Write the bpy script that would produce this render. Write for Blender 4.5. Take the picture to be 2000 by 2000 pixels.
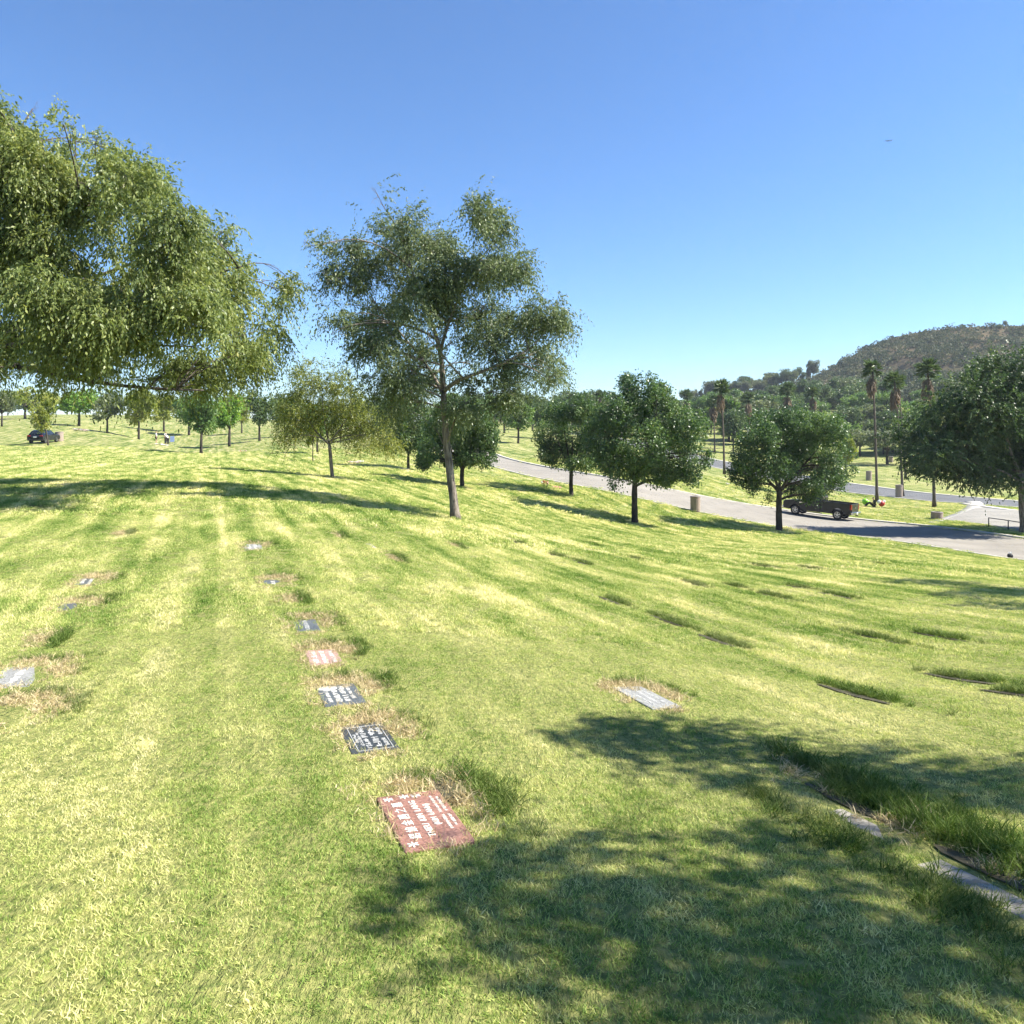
import bpy, bmesh, math, random
import numpy as np
from mathutils import Vector, Matrix

for o in list(bpy.data.objects):
    bpy.data.objects.remove(o, do_unlink=True)
scene = bpy.context.scene
col = scene.collection
R = math.radians
rng = np.random.RandomState(7)
random.seed(7)

# ------------------------------------------------------------------ camera
CAM_Z, FPX, U0, V0 = 1.6, 1500.0, 1000.0, 830.0      # photo pixels (2000 x 2000)
cam_data = bpy.data.cameras.new('camera')
cam_data.sensor_width = 36.0
cam_data.lens = 27.0
cam_data.shift_y = -0.085
cam_data.clip_start = 0.05
cam_data.clip_end = 30000
cam = bpy.data.objects.new('camera', cam_data)
cam.location = (0, 0, CAM_Z)
cam.rotation_euler = (R(90), 0, 0)
col.objects.link(cam)
scene.camera = cam

# ------------------------------------------------------------------ sky, sun, exposure
SUN_AZ, SUN_EL = R(92), R(48)
world = bpy.data.worlds.new('World')
scene.world = world
world.use_nodes = True
wn = world.node_tree
wn.nodes.clear()
sky = wn.nodes.new('ShaderNodeTexSky')
sky.sky_type = 'NISHITA'
sky.sun_disc = False
sky.sun_elevation = SUN_EL
sky.sun_rotation = SUN_AZ
sky.altitude = 0
sky.air_density = 1.0
sky.dust_density = 0.0
sky.ozone_density = 10.0
bg = wn.nodes.new('ShaderNodeBackground')
bg.inputs['Strength'].default_value = 0.078
wo = wn.nodes.new('ShaderNodeOutputWorld')
wn.links.new(sky.outputs[0], bg.inputs[0])
wn.links.new(bg.outputs[0], wo.inputs[0])

sun_data = bpy.data.lights.new('sun', 'SUN')
sun_data.energy = 5.0
sun_data.angle = R(0.55)
sun_data.color = (1.0, 0.95, 0.84)
sun = bpy.data.objects.new('sun', sun_data)
sdir = Vector((math.sin(SUN_AZ) * math.cos(SUN_EL), math.cos(SUN_AZ) * math.cos(SUN_EL), math.sin(SUN_EL)))
sun.rotation_euler = (-sdir).to_track_quat('-Z', 'Y').to_euler()
sun.location = (40, 10, 60)
col.objects.link(sun)

scene.view_settings.view_transform = 'Standard'
scene.view_settings.look = 'None'
scene.view_settings.gamma = 1.0
scene.view_settings.use_curve_mapping = False
scene.view_settings.exposure = 1.46
scene.cycles.use_denoising = True
scene.cycles.use_adaptive_sampling = True
scene.cycles.adaptive_threshold = 0.02
scene.cycles.adaptive_min_samples = 12
scene.cycles.max_bounces = 5
scene.cycles.diffuse_bounces = 2
scene.cycles.glossy_bounces = 2
scene.cycles.transmission_bounces = 4
scene.cycles.transparent_max_bounces = 5
scene.cycles.volume_bounces = 0

# ------------------------------------------------------------------ helpers
def P(u, v, Z):
    """a direction given by a photo pixel, at depth Z along the view axis"""
    return np.array([(u - U0) / FPX * Z, Z, CAM_Z - (v - V0) / FPX * Z])

def tag(o, label=None, cat=None, group=None, kind=None):
    if label: o['label'] = label
    if cat: o['category'] = cat
    if group: o['group'] = group
    if kind: o['kind'] = kind
    return o

def empty(name, loc=(0, 0, 0), rz=0.0, parent=None):
    o = bpy.data.objects.new(name, None)
    o.empty_display_size = 0.2
    col.objects.link(o)
    o.location = loc
    o.rotation_euler = (0, 0, rz)
    if parent: o.parent = parent
    return o

def link_mesh(name, me, mat=None, parent=None, loc=None):
    o = bpy.data.objects.new(name, me)
    col.objects.link(o)
    if mat is not None:
        for m in (mat if isinstance(mat, (list, tuple)) else [mat]):
            me.materials.append(m)
    if parent is not None: o.parent = parent
    if loc is not None: o.location = loc
    return o

def np_mesh(name, verts, faces, smooth=False, attr=None):
    """fast mesh from numpy; faces: list of int arrays (n,3) or (n,4)"""
    me = bpy.data.meshes.new(name)
    verts = np.asarray(verts, dtype=np.float32)
    fl = [np.asarray(f, dtype=np.int32) for f in faces if len(f)]
    nl = sum(f.size for f in fl)
    npoly = sum(len(f) for f in fl)
    me.vertices.add(len(verts))
    me.vertices.foreach_set('co', verts.ravel())
    me.loops.add(nl)
    me.loops.foreach_set('vertex_index', np.concatenate([f.ravel() for f in fl]))
    me.polygons.add(npoly)
    counts = np.concatenate([np.full(len(f), f.shape[1], dtype=np.int32) for f in fl])
    starts = np.concatenate([[0], np.cumsum(counts)[:-1]]).astype(np.int32)
    me.polygons.foreach_set('loop_start', starts)
    me.polygons.foreach_set('loop_total', counts)
    if smooth:
        me.polygons.foreach_set('use_smooth', np.ones(npoly, dtype=bool))
    if attr:
        for k, a in attr.items():
            at = me.attributes.new(k, 'FLOAT', 'POINT')
            at.data.foreach_set('value', np.asarray(a, dtype=np.float32))
    me.update(calc_edges=True)
    return me

class TB:
    """collects tapered tubes"""
    def __init__(self): self.v = []; self.f = []; self.t = []; self.n = 0
    def tube(self, pts, rad, ns=6, cap=True, rough=0.0):
        pts = np.asarray(pts, float); rad = np.asarray(rad, float)
        n = len(pts)
        tang = np.gradient(pts, axis=0)
        tang /= np.linalg.norm(tang, axis=1, keepdims=True) + 1e-9
        ref = np.array([0.0, 1.0, 0.0]) if abs(tang[0][1]) < 0.8 else np.array([1.0, 0, 0])
        ang = np.linspace(0, 2 * np.pi, ns, endpoint=False)
        rings = []
        for i in range(n):
            a = np.cross(tang[i], ref); a /= np.linalg.norm(a) + 1e-9
            b = np.cross(tang[i], a)
            rr = rad[i] * (1 + rough * rng.randn(ns))
            rings.append(pts[i] + (np.cos(ang) * rr)[:, None] * a + (np.sin(ang) * rr)[:, None] * b)
        base = self.n
        self.v.append(np.concatenate(rings)); self.n += n * ns
        i = np.arange(n - 1)[:, None]; j = np.arange(ns)[None, :]; j2 = (j + 1) % ns
        q = np.stack([base + i * ns + j, base + i * ns + j2, base + (i + 1) * ns + j2, base + (i + 1) * ns + j], -1).reshape(-1, 4)
        self.f.append(q)
        if cap:
            for s, rev in ((0, False), (n - 1, True)):
                c = pts[s]; self.v.append(c[None, :]); ci = self.n; self.n += 1
                k = np.arange(ns); tri = np.stack([np.full(ns, ci), base + s * ns + k, base + s * ns + (k + 1) % ns], -1)
                self.t.append(tri if rev else tri[:, ::-1])
    def mesh(self, name, smooth=True):
        fs = [np.concatenate(self.f)]
        if self.t: fs.append(np.concatenate(self.t))
        return np_mesh(name, np.concatenate(self.v), fs, smooth)

def bez(p0, p1, p2, n):
    t = np.linspace(0, 1, n)[:, None]
    return (1 - t) ** 2 * np.asarray(p0) + 2 * t * (1 - t) * np.asarray(p1) + t ** 2 * np.asarray(p2)

def bm_obj(name, bm, mat, parent=None, loc=None, bevel=0, smooth=False):
    bmesh.ops.recalc_face_normals(bm, faces=bm.faces[:])
    me = bpy.data.meshes.new(name)
    bm.to_mesh(me); bm.free()
    if smooth:
        for p in me.polygons: p.use_smooth = True
    o = link_mesh(name, me, mat, parent, loc)
    if bevel:
        m = o.modifiers.new('bevel', 'BEVEL'); m.width = bevel; m.segments = 2; m.limit_method = 'ANGLE'; m.angle_limit = R(35)
    return o

def add_box(bm, c, s, rz=0.0, taper=1.0):
    vs = []
    for sz in (-1, 1):
        k = taper if sz > 0 else 1.0
        for sx, sy in ((-1, -1), (1, -1), (1, 1), (-1, 1)):
            x, y = sx * s[0] / 2 * k, sy * s[1] / 2 * k
            if rz: x, y = x * math.cos(rz) - y * math.sin(rz), x * math.sin(rz) + y * math.cos(rz)
            vs.append(bm.verts.new((c[0] + x, c[1] + y, c[2] + sz * s[2] / 2)))
    for f in ((0, 3, 2, 1), (4, 5, 6, 7), (0, 1, 5, 4), (1, 2, 6, 5), (2, 3, 7, 6), (3, 0, 4, 7)):
        bm.faces.new([vs[i] for i in f])
    return vs

def add_prism(bm, prof, y0, y1, y0b=None, y1b=None):
    """profile polygon in x-z, extruded along y"""
    a = [bm.verts.new((x, y0, z)) for x, z in prof]
    b = [bm.verts.new((x, y1, z)) for x, z in prof]
    n = len(prof)
    bm.faces.new(a); bm.faces.new(b[::-1])
    for i in range(n):
        bm.faces.new((a[i], b[i], b[(i + 1) % n], a[(i + 1) % n]))

def add_lathe(bm, prof, c=(0, 0, 0), ns=16, axis='z', close=True):
    rings = []
    for r, h in prof:
        ring = []
        for k in range(ns):
            a = 2 * math.pi * k / ns
            x, y = r * math.cos(a), r * math.sin(a)
            p = (c[0] + x, c[1] + y, c[2] + h) if axis == 'z' else ((c[0] + x, c[1] + h, c[2] + y) if axis == 'y' else (c[0] + h, c[1] + x, c[2] + y))
            ring.append(bm.verts.new(p))
        rings.append(ring)
    for i in range(len(rings) - 1):
        for k in range(ns):
            bm.faces.new((rings[i][k], rings[i][(k + 1) % ns], rings[i + 1][(k + 1) % ns], rings[i + 1][k]))
    if close:
        bm.faces.new(rings[0][::-1]); bm.faces.new(rings[-1])

# ------------------------------------------------------------------ materials
def new_mat(name):
    m = bpy.data.materials.new(name); m.use_nodes = True
    nt = m.node_tree; nt.nodes.clear()
    out = nt.nodes.new('ShaderNodeOutputMaterial')
    return m, nt, out

def N(nt, typ, **kw):
    n = nt.nodes.new(typ)
    for k, v in kw.items():
        if k.startswith('i_'):
            n.inputs[k[2:].replace('_', ' ')].default_value = v
        else: setattr(n, k, v)
    return n

ALB = 0.9     # overall albedo level
def ramp(nt, fac, stops, interp='LINEAR'):
    r = nt.nodes.new('ShaderNodeValToRGB')
    r.color_ramp.interpolation = interp
    while len(r.color_ramp.elements) > len(stops): r.color_ramp.elements.remove(r.color_ramp.elements[-1])
    while len(r.color_ramp.elements) < len(stops): r.color_ramp.elements.new(0.5)
    for e, (p, c) in zip(r.color_ramp.elements, stops):
        e.position = p; e.color = (c[0] * ALB, c[1] * ALB, c[2] * ALB, 1)
    nt.links.new(fac, r.inputs[0])
    return r.outputs[0]

def simple_mat(name, colr, rough=0.6, metal=0.0, var=0.12, scale=6.0, bump=0.0, spec=0.5, coat=0.0, detail=4.0):
    m, nt, out = new_mat(name)
    b = N(nt, 'ShaderNodeBsdfPrincipled')
    b.inputs['Roughness'].default_value = rough
    b.inputs['Metallic'].default_value = metal
    b.inputs['Specular IOR Level'].default_value = spec
    if coat: b.inputs['Coat Weight'].default_value = coat; b.inputs['Coat Roughness'].default_value = 0.08
    tc = N(nt, 'ShaderNodeTexCoord')
    no = N(nt, 'ShaderNodeTexNoise'); no.inputs['Scale'].default_value = scale; no.inputs['Detail'].default_value = detail
    nt.links.new(tc.outputs['Object'], no.inputs['Vector'])
    lo = [c * (1 - var) for c in colr]; hi = [min(1, c * (1 + var)) for c in colr]
    nt.links.new(ramp(nt, no.outputs[0], [(0.3, lo), (0.7, hi)]), b.inputs['Base Color'])
    if bump:
        bp = N(nt, 'ShaderNodeBump'); bp.inputs['Strength'].default_value = bump; bp.inputs['Distance'].default_value = 0.02
        nt.links.new(no.outputs[0], bp.inputs['Height']); nt.links.new(bp.outputs[0], b.inputs['Normal'])
    nt.links.new(b.outputs[0], out.inputs[0])
    return m

def leaf_mat(name, stops, trans=0.35, rough=0.45):
    """stops: dark..light leaf colours picked per leaf by the attribute v"""
    m, nt, out = new_mat(name)
    at = N(nt, 'ShaderNodeAttribute', attribute_name='v')
    c = ramp(nt, at.outputs['Fac'], stops)
    b = N(nt, 'ShaderNodeBsdfPrincipled'); b.inputs['Roughness'].default_value = rough; b.inputs['Specular IOR Level'].default_value = 0.35
    t = N(nt, 'ShaderNodeBsdfTranslucent')
    hs = N(nt, 'ShaderNodeHueSaturation'); hs.inputs['Saturation'].default_value = 1.15; hs.inputs['Value'].default_value = 1.5; hs.inputs['Hue'].default_value = 0.49
    nt.links.new(c, hs.inputs['Color'])
    nt.links.new(c, b.inputs['Base Color']); nt.links.new(hs.outputs[0], t.inputs['Color'])
    mx = N(nt, 'ShaderNodeMixShader'); mx.inputs[0].default_value = trans
    nt.links.new(b.outputs[0], mx.inputs[1]); nt.links.new(t.outputs[0], mx.inputs[2])
    nt.links.new(mx.outputs[0], out.inputs[0])
    return m

def bark_mat(name, dark, light, scale=9.0):
    m, nt, out = new_mat(name)
    b = N(nt, 'ShaderNodeBsdfPrincipled'); b.inputs['Roughness'].default_value = 0.9
    tc = N(nt, 'ShaderNodeTexCoord'); mp = N(nt, 'ShaderNodeMapping'); mp.inputs['Scale'].default_value = (scale, scale, scale * 0.16)
    nt.links.new(tc.outputs['Object'], mp.inputs[0])
    no = N(nt, 'ShaderNodeTexNoise'); no.inputs['Scale'].default_value = 1.6; no.inputs['Detail'].default_value = 6; no.inputs['Roughness'].default_value = 0.65
    nt.links.new(mp.outputs[0], no.inputs['Vector'])
    nt.links.new(ramp(nt, no.outputs[0], [(0.36, dark), (0.62, light)]), b.inputs['Base Color'])
    bp = N(nt, 'ShaderNodeBump'); bp.inputs['Strength'].default_value = 0.8; bp.inputs['Distance'].default_value = 0.03
    nt.links.new(no.outputs[0], bp.inputs['Height']); nt.links.new(bp.outputs[0], b.inputs['Normal'])
    nt.links.new(b.outputs[0], out.inputs[0])
    return m

ROW = math.atan2(575.0, 1500.0)       # rows of graves run this far left of the view axis
SEAM = 0.08
ROWV = np.array([-math.sin(ROW), math.cos(ROW)])

def lawn_group():
    g = bpy.data.node_groups.new('lawn_colour', 'ShaderNodeTree')
    g.interface.new_socket('Fine', in_out='INPUT', socket_type='NodeSocketFloat')
    g.interface.new_socket('Color', in_out='OUTPUT', socket_type='NodeSocketColor')
    gi = g.nodes.new('NodeGroupInput'); go = g.nodes.new('NodeGroupOutput')
    geo = N(g, 'ShaderNodeNewGeometry')
    mp = N(g, 'ShaderNodeMapping'); mp.inputs['Rotation'].default_value = (0, 0, -ROW)
    g.links.new(geo.outputs['Position'], mp.inputs[0])
    flat = N(g, 'ShaderNodeVectorMath', operation='MULTIPLY'); flat.inputs[1].default_value = (1, 1, 0)
    g.links.new(mp.outputs[0], flat.inputs[0])
    def noise(sc, vec, detail=3.0, rough=0.55, dist=0.0):
        v = N(g, 'ShaderNodeVectorMath', operation='MULTIPLY'); v.inputs[1].default_value = vec
        g.links.new(flat.outputs[0], v.inputs[0])
        n = N(g, 'ShaderNodeTexNoise'); n.inputs['Scale'].default_value = sc; n.inputs['Detail'].default_value = detail
        n.inputs['Roughness'].default_value = rough; n.inputs['Distortion'].default_value = dist
        g.links.new(v.outputs[0], n.inputs['Vector'])
        return n.outputs[0]
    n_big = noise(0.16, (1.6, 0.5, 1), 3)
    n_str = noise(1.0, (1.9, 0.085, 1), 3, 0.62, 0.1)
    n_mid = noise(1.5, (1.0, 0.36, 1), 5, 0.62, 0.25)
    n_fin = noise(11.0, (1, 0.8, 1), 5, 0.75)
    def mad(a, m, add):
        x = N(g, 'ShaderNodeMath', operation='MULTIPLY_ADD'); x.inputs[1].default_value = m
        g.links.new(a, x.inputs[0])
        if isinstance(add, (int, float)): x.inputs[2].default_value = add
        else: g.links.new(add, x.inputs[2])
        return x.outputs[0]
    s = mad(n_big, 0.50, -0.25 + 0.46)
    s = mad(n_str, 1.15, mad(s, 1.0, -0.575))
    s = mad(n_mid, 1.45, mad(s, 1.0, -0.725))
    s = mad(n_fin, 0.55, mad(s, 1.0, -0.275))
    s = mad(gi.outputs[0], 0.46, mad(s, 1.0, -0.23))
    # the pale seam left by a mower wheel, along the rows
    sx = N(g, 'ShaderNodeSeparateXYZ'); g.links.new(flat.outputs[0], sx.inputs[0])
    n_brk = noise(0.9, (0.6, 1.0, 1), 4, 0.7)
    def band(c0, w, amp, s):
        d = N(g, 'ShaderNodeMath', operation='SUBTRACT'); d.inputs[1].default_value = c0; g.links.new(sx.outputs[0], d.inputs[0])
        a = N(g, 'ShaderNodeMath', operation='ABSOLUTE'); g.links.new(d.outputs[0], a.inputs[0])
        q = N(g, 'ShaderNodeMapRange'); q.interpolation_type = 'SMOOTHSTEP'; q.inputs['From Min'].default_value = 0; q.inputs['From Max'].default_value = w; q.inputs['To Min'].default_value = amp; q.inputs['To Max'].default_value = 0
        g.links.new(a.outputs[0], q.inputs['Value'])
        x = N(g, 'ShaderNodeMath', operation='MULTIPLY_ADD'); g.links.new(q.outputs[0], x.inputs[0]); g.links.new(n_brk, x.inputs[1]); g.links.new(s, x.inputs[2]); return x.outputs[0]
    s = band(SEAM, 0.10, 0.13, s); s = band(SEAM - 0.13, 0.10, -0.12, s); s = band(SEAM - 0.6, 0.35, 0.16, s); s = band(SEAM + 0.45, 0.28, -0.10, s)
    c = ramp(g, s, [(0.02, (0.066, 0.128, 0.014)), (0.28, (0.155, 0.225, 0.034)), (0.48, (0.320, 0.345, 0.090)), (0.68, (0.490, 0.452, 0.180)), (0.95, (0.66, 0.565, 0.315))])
    g.links.new(c, go.inputs[0])
    return g
LAWN = lawn_group()

def grass_mat(name, tint=None, trans=0.30, mixf=0.0):
    m, nt, out = new_mat(name)
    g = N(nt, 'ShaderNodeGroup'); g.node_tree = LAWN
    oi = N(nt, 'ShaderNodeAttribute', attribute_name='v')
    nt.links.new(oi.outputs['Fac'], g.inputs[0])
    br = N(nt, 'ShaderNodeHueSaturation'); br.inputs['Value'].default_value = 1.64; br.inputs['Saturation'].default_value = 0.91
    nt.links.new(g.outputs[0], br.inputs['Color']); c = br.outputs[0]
    if tint:
        mx = N(nt, 'ShaderNodeMix', data_type='RGBA'); mx.inputs[0].default_value = mixf
        nt.links.new(c, mx.inputs[6])
        r2 = ramp(nt, oi.outputs['Fac'], [(0.0, tint[0]), (1.0, tint[1])])
        nt.links.new(r2, mx.inputs[7]); c = mx.outputs[2]
    b = N(nt, 'ShaderNodeBsdfPrincipled'); b.inputs['Roughness'].default_value = 0.6; b.inputs['Specular IOR Level'].default_value = 0.12
    t = N(nt, 'ShaderNodeBsdfTranslucent')
    hs = N(nt, 'ShaderNodeHueSaturation'); hs.inputs['Value'].default_value = 1.35; hs.inputs['Saturation'].default_value = 1.1
    nt.links.new(c, hs.inputs['Color'])
    nt.links.new(c, b.inputs['Base Color']); nt.links.new(hs.outputs[0], t.inputs['Color'])
    ms = N(nt, 'ShaderNodeMixShader'); ms.inputs[0].default_value = trans
    nt.links.new(b.outputs[0], ms.inputs[1]); nt.links.new(t.outputs[0], ms.inputs[2])
    nt.links.new(ms.outputs[0], out.inputs[0])
    return m

def ground_mat():
    m, nt, out = new_mat('lawn_ground')
    g = N(nt, 'ShaderNodeGroup'); g.node_tree = LAWN; g.inputs[0].default_value = 0.5
    b = N(nt, 'ShaderNodeBsdfPrincipled'); b.inputs['Roughness'].default_value = 0.9; b.inputs['Specular IOR Level'].default_value = 0.1
    dk = N(nt, 'ShaderNodeHueSaturation'); dk.inputs['Value'].default_value = 0.74; dk.inputs['Saturation'].default_value = 0.9
    nt.links.new(g.outputs[0], dk.inputs['Color'])
    geo = N(nt, 'ShaderNodeNewGeometry')
    # where blades are built the sheet is the brown thatch under them; farther off it is the turf itself
    ln = N(nt, 'ShaderNodeVectorMath', operation='LENGTH'); nt.links.new(geo.outputs['Position'], ln.inputs[0])
    mr = N(nt, 'ShaderNodeMapRange'); mr.inputs['From Min'].default_value = 10; mr.inputs['From Max'].default_value = 42
    nt.links.new(ln.outputs['Value'], mr.inputs['Value'])
    tn = N(nt, 'ShaderNodeTexNoise'); tn.inputs['Scale'].default_value = 30; tn.inputs['Detail'].default_value = 4; nt.links.new(geo.outputs['Position'], tn.inputs['Vector'])
    th_ = ramp(nt, tn.outputs[0], [(0.35, (0.120, 0.150, 0.040)), (0.65, (0.28, 0.275, 0.095))])
    mxg = N(nt, 'ShaderNodeMix', data_type='RGBA'); nt.links.new(mr.outputs[0], mxg.inputs[0]); nt.links.new(th_, mxg.inputs[6]); nt.links.new(dk.outputs[0], mxg.inputs[7])
    nt.links.new(mxg.outputs[2], b.inputs['Base Color'])
    mp = N(nt, 'ShaderNodeMapping'); mp.inputs['Rotation'].default_value = (0, 0, -ROW); mp.inputs['Scale'].default_value = (1.5, 0.5, 1)
    nt.links.new(geo.outputs['Position'], mp.inputs[0])
    n1 = N(nt, 'ShaderNodeTexNoise'); n1.inputs['Scale'].default_value = 1.2; n1.inputs['Detail'].default_value = 8; n1.inputs['Roughness'].default_value = 0.72
    nt.links.new(mp.outputs[0], n1.inputs['Vector'])
    bp = N(nt, 'ShaderNodeBump'); bp.inputs['Strength'].default_value = 0.9; bp.inputs['Distance'].default_value = 0.16
    nt.links.new(n1.outputs[0], bp.inputs['Height']); nt.links.new(bp.outputs[0], b.inputs['Normal'])
    nt.links.new(b.outputs[0], out.inputs[0])
    return m
# ------------------------------------------------------------------ terrain
# what the ground looks like: heights from things of known size standing on it
CTRL = [  # photo pixel of a ground point and its depth in metres
    (825, 1602, 3.64), (718, 1440, 4.85), (665, 1355, 5.85), (632, 1283, 7.05), (597, 1216, 8.3), (567, 1170, 9.5), (535, 1137, 10.7), (493, 1067, 13.4),
    (1262, 1362, 5.95), (1650, 1590, 3.85), (1950, 1740, 3.05), (50, 1320, 6.3), (150, 1160, 10.0), (20, 1600, 3.7),
    (100, 1000, 17.5), (150, 955, 22.0), (420, 962, 22.5), (890, 1012, 24.0), (1240, 1023, 44.0), (1522, 1037, 48.0),
    (1500, 1150, 13.5), (1860, 1160, 13.2), (1300, 1215, 9.8), (1650, 1355, 6.5), (1870, 1325, 7.2), (1080, 1083, 17.0), (1650, 1085, 25.0),
    (393, 885, 85), (90, 867, 90), (305, 868, 121), (271, 858, 107), (154, 832, 135), (507, 861, 106), (650, 933, 41), (798, 916, 59), (903, 951, 48), (1116, 967, 52),
    (0, 812, 215), (250, 812, 225), (480, 818, 225), (700, 840, 150), (860, 828, 200), (1000, 850, 130),
    (975, 903, 78), (1230, 957, 59), (1600, 1012, 59), (2000, 1092, 38.5), (2000, 1056, 46), (1760, 1040, 49.5),
    (1713, 980, 78), (1763, 968, 84), (1825, 990, 72), (1415, 925, 92), (1637, 946, 96), (1374, 901, 120), (1886, 978, 78), (1697, 935, 104),
    (1450, 882, 145), (1650, 905, 130), (1733, 906, 128), (1620, 880, 158), (1640, 840, 205), (1596, 797, 255), (1770, 785, 255), (1400, 835, 215), (1200, 845, 190), (1050, 835, 210),
    (1950, 1010, 58), (2000, 985, 76), (2300, 1010, 60), (2300, 930, 110), (2500, 1400, 5.0), (-500, 1400, 5.0), (-600, 960, 20), (-500, 860, 85), (-400, 815, 215),
    (2300, 1080, 40), (2200, 880, 190), (2100, 790, 260),
]
pts = [P(*c) for c in CTRL]
pts += [np.array(p, float) for p in [(0, 0, 0), (-1.5, 0, 0.08), (2.0, 0.5, -0.12), (0, -6, 0.5), (-12, -5, 1.2), (14, -4, -1.3), (40, -10, -4.5), (-40, -10, 3), (0, -60, 3), (60, 40, -6.4),
        (-70, 20, 3.0), (-160, 60, 6), (-200, 200, 8), (120, 40, -6), (180, 150, 4), (-300, -200, 8), (250, -200, -4), (0, -300, 6), (-250, 380, 2), (-100, 380, 0), (60, 380, 0), (200, 380, 10), (-10, 300, 3), (-120, 300, 4)]]
CP = np.array(pts)

def _tps(r2): return np.where(r2 > 1e-9, 0.5 * r2 * np.log(r2 + 1e-12), 0.0)
def _warp(x, y):
    # log-polar-like stretch so that near and far points weigh alike
    r = np.sqrt(x * x + y * y) + 1e-9
    k = np.log1p(r / 4.0) / r
    return x * k * 4, y * k * 4
_wx, _wy = _warp(CP[:, 0], CP[:, 1])
_K = _tps((_wx[:, None] - _wx[None]) ** 2 + (_wy[:, None] - _wy[None]) ** 2)
_n = len(CP)
_lam = 0.02
_A = np.zeros((_n + 3, _n + 3)); _A[:_n, :_n] = _K + _lam * np.eye(_n)
_Q = np.stack([np.ones(_n), _wx, _wy], 1); _A[:_n, _n:] = _Q; _A[_n:, :_n] = _Q.T
_rad = np.sqrt(CP[:, 0] ** 2 + CP[:, 1] ** 2)
# fit the slope angle seen from the feet rather than the bare height
_den = np.maximum(_rad, 2.0)
_W = np.linalg.solve(_A, np.concatenate([CP[:, 2] / _den, np.zeros(3)]))

def ground(x, y):
    x = np.asarray(x, float); y = np.asarray(y, float)
    sh = x.shape; x = x.ravel(); y = y.ravel()
    out = np.empty(len(x))
    for s in range(0, len(x), 20000):
        a, b = _warp(x[s:s + 20000], y[s:s + 20000])
        k = _tps((a[:, None] - _wx[None]) ** 2 + (b[:, None] - _wy[None]) ** 2)
        h = k @ _W[:_n] + _W[_n] + _W[_n + 1] * a + _W[_n + 2] * b
        r = np.sqrt(x[s:s + 20000] ** 2 + y[s:s + 20000] ** 2)
        z = h * np.maximum(r, 2.0)
        f = np.clip((r - 330) / 500, 0, 1); f = f * f * (3 - 2 * f)
        out[s:s + 20000] = z * (1 - f) - 30 * f
    return out.reshape(sh)

def gz(x, y): return float(ground(np.array([x]), np.array([y]))[0])

def hit(u, v, zmin=1.2, zmax=400):
    """where the ray through a photo pixel meets the ground"""
    Z = np.exp(np.linspace(math.log(zmin), math.log(zmax), 1500))
    X = (u - U0) / FPX * Z
    ray = CAM_Z - (v - V0) / FPX * Z
    g = ground(X, Z)
    i = np.where(ray <= g)[0]
    if len(i) == 0 or i[0] == 0:
        k = len(Z) - 1 if len(i) == 0 else 0
        return np.array([X[k], Z[k], g[k]])
    k = i[0]; d0 = ray[k - 1] - g[k - 1]; d1 = ray[k] - g[k]
    t = d0 / (d0 - d1)
    z = Z[k - 1] + t * (Z[k] - Z[k - 1]); x = (u - U0) / FPX * z
    return np.array([x, z, gz(x, z)])
# ------------------------------------------------------------------ roads laid out on the ground
def resample(poly, n):
    poly = np.asarray(poly, float)
    d = np.concatenate([[0], np.cumsum(np.linalg.norm(np.diff(poly[:, :2], axis=0), axis=1))])
    s = np.linspace(0, d[-1], n)
    # smooth with a cubic through the points
    out = np.stack([np.interp(s, d, poly[:, k]) for k in range(poly.shape[1])], 1)
    ker = max(3, n // 12) | 1
    pad = ker // 2
    for _ in range(2):
        ext = np.concatenate([2 * out[:1] - out[1:pad + 1][::-1], out, 2 * out[-1:] - out[-pad - 1:-1][::-1]])
        out = np.stack([np.convolve(ext[:, k], np.ones(ker) / ker, 'valid') for k in range(out.shape[1])], 1)
    return out

def edge(pix): return np.array([hit(u, v)[:2] for u, v in pix])
R1_NEAR = edge([(963, 911), (1040, 933), (1122, 952), (1235, 974), (1366, 998), (1511, 1021), (1652, 1044), (1776, 1063), (1884, 1079), (2000, 1093)])
R1_FAR = edge([(977, 894), (1076, 916), (1206, 941), (1337, 965), (1496, 989), (1600, 1002), (1668, 1011), (1730, 1018), (1860, 1036), (2000, 1056)])
R1_NEAR = np.vstack([[-16, 112], [-9, 92], R1_NEAR, [28.5, 31], [34, 18], [42, 0]])
R1_FAR = np.vstack([[-13, 121], [-5, 101], R1_FAR, [36.5, 37], [43, 22], [51, 4]])
R2_NEAR = edge([(1374, 908), (1442, 925), (1520, 940), (1630, 955), (1767, 972), (1880, 986)])
R2_FAR = edge([(1374, 893), (1442, 908), (1550, 928), (1637, 940), (1750, 957), (1886, 974)])
R2_NEAR = np.vstack([[8, 170], [20, 143], R2_NEAR, [52, 66], [62, 56], [80, 42]])
R2_FAR = np.vstack([[14, 176], [27, 150], R2_FAR, [60, 76], [72, 66], [92, 52]])
NR = 120
r1n, r1f, r2n, r2f = [resample(a, NR) for a in (R1_NEAR, R1_FAR, R2_NEAR, R2_FAR)]
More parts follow.
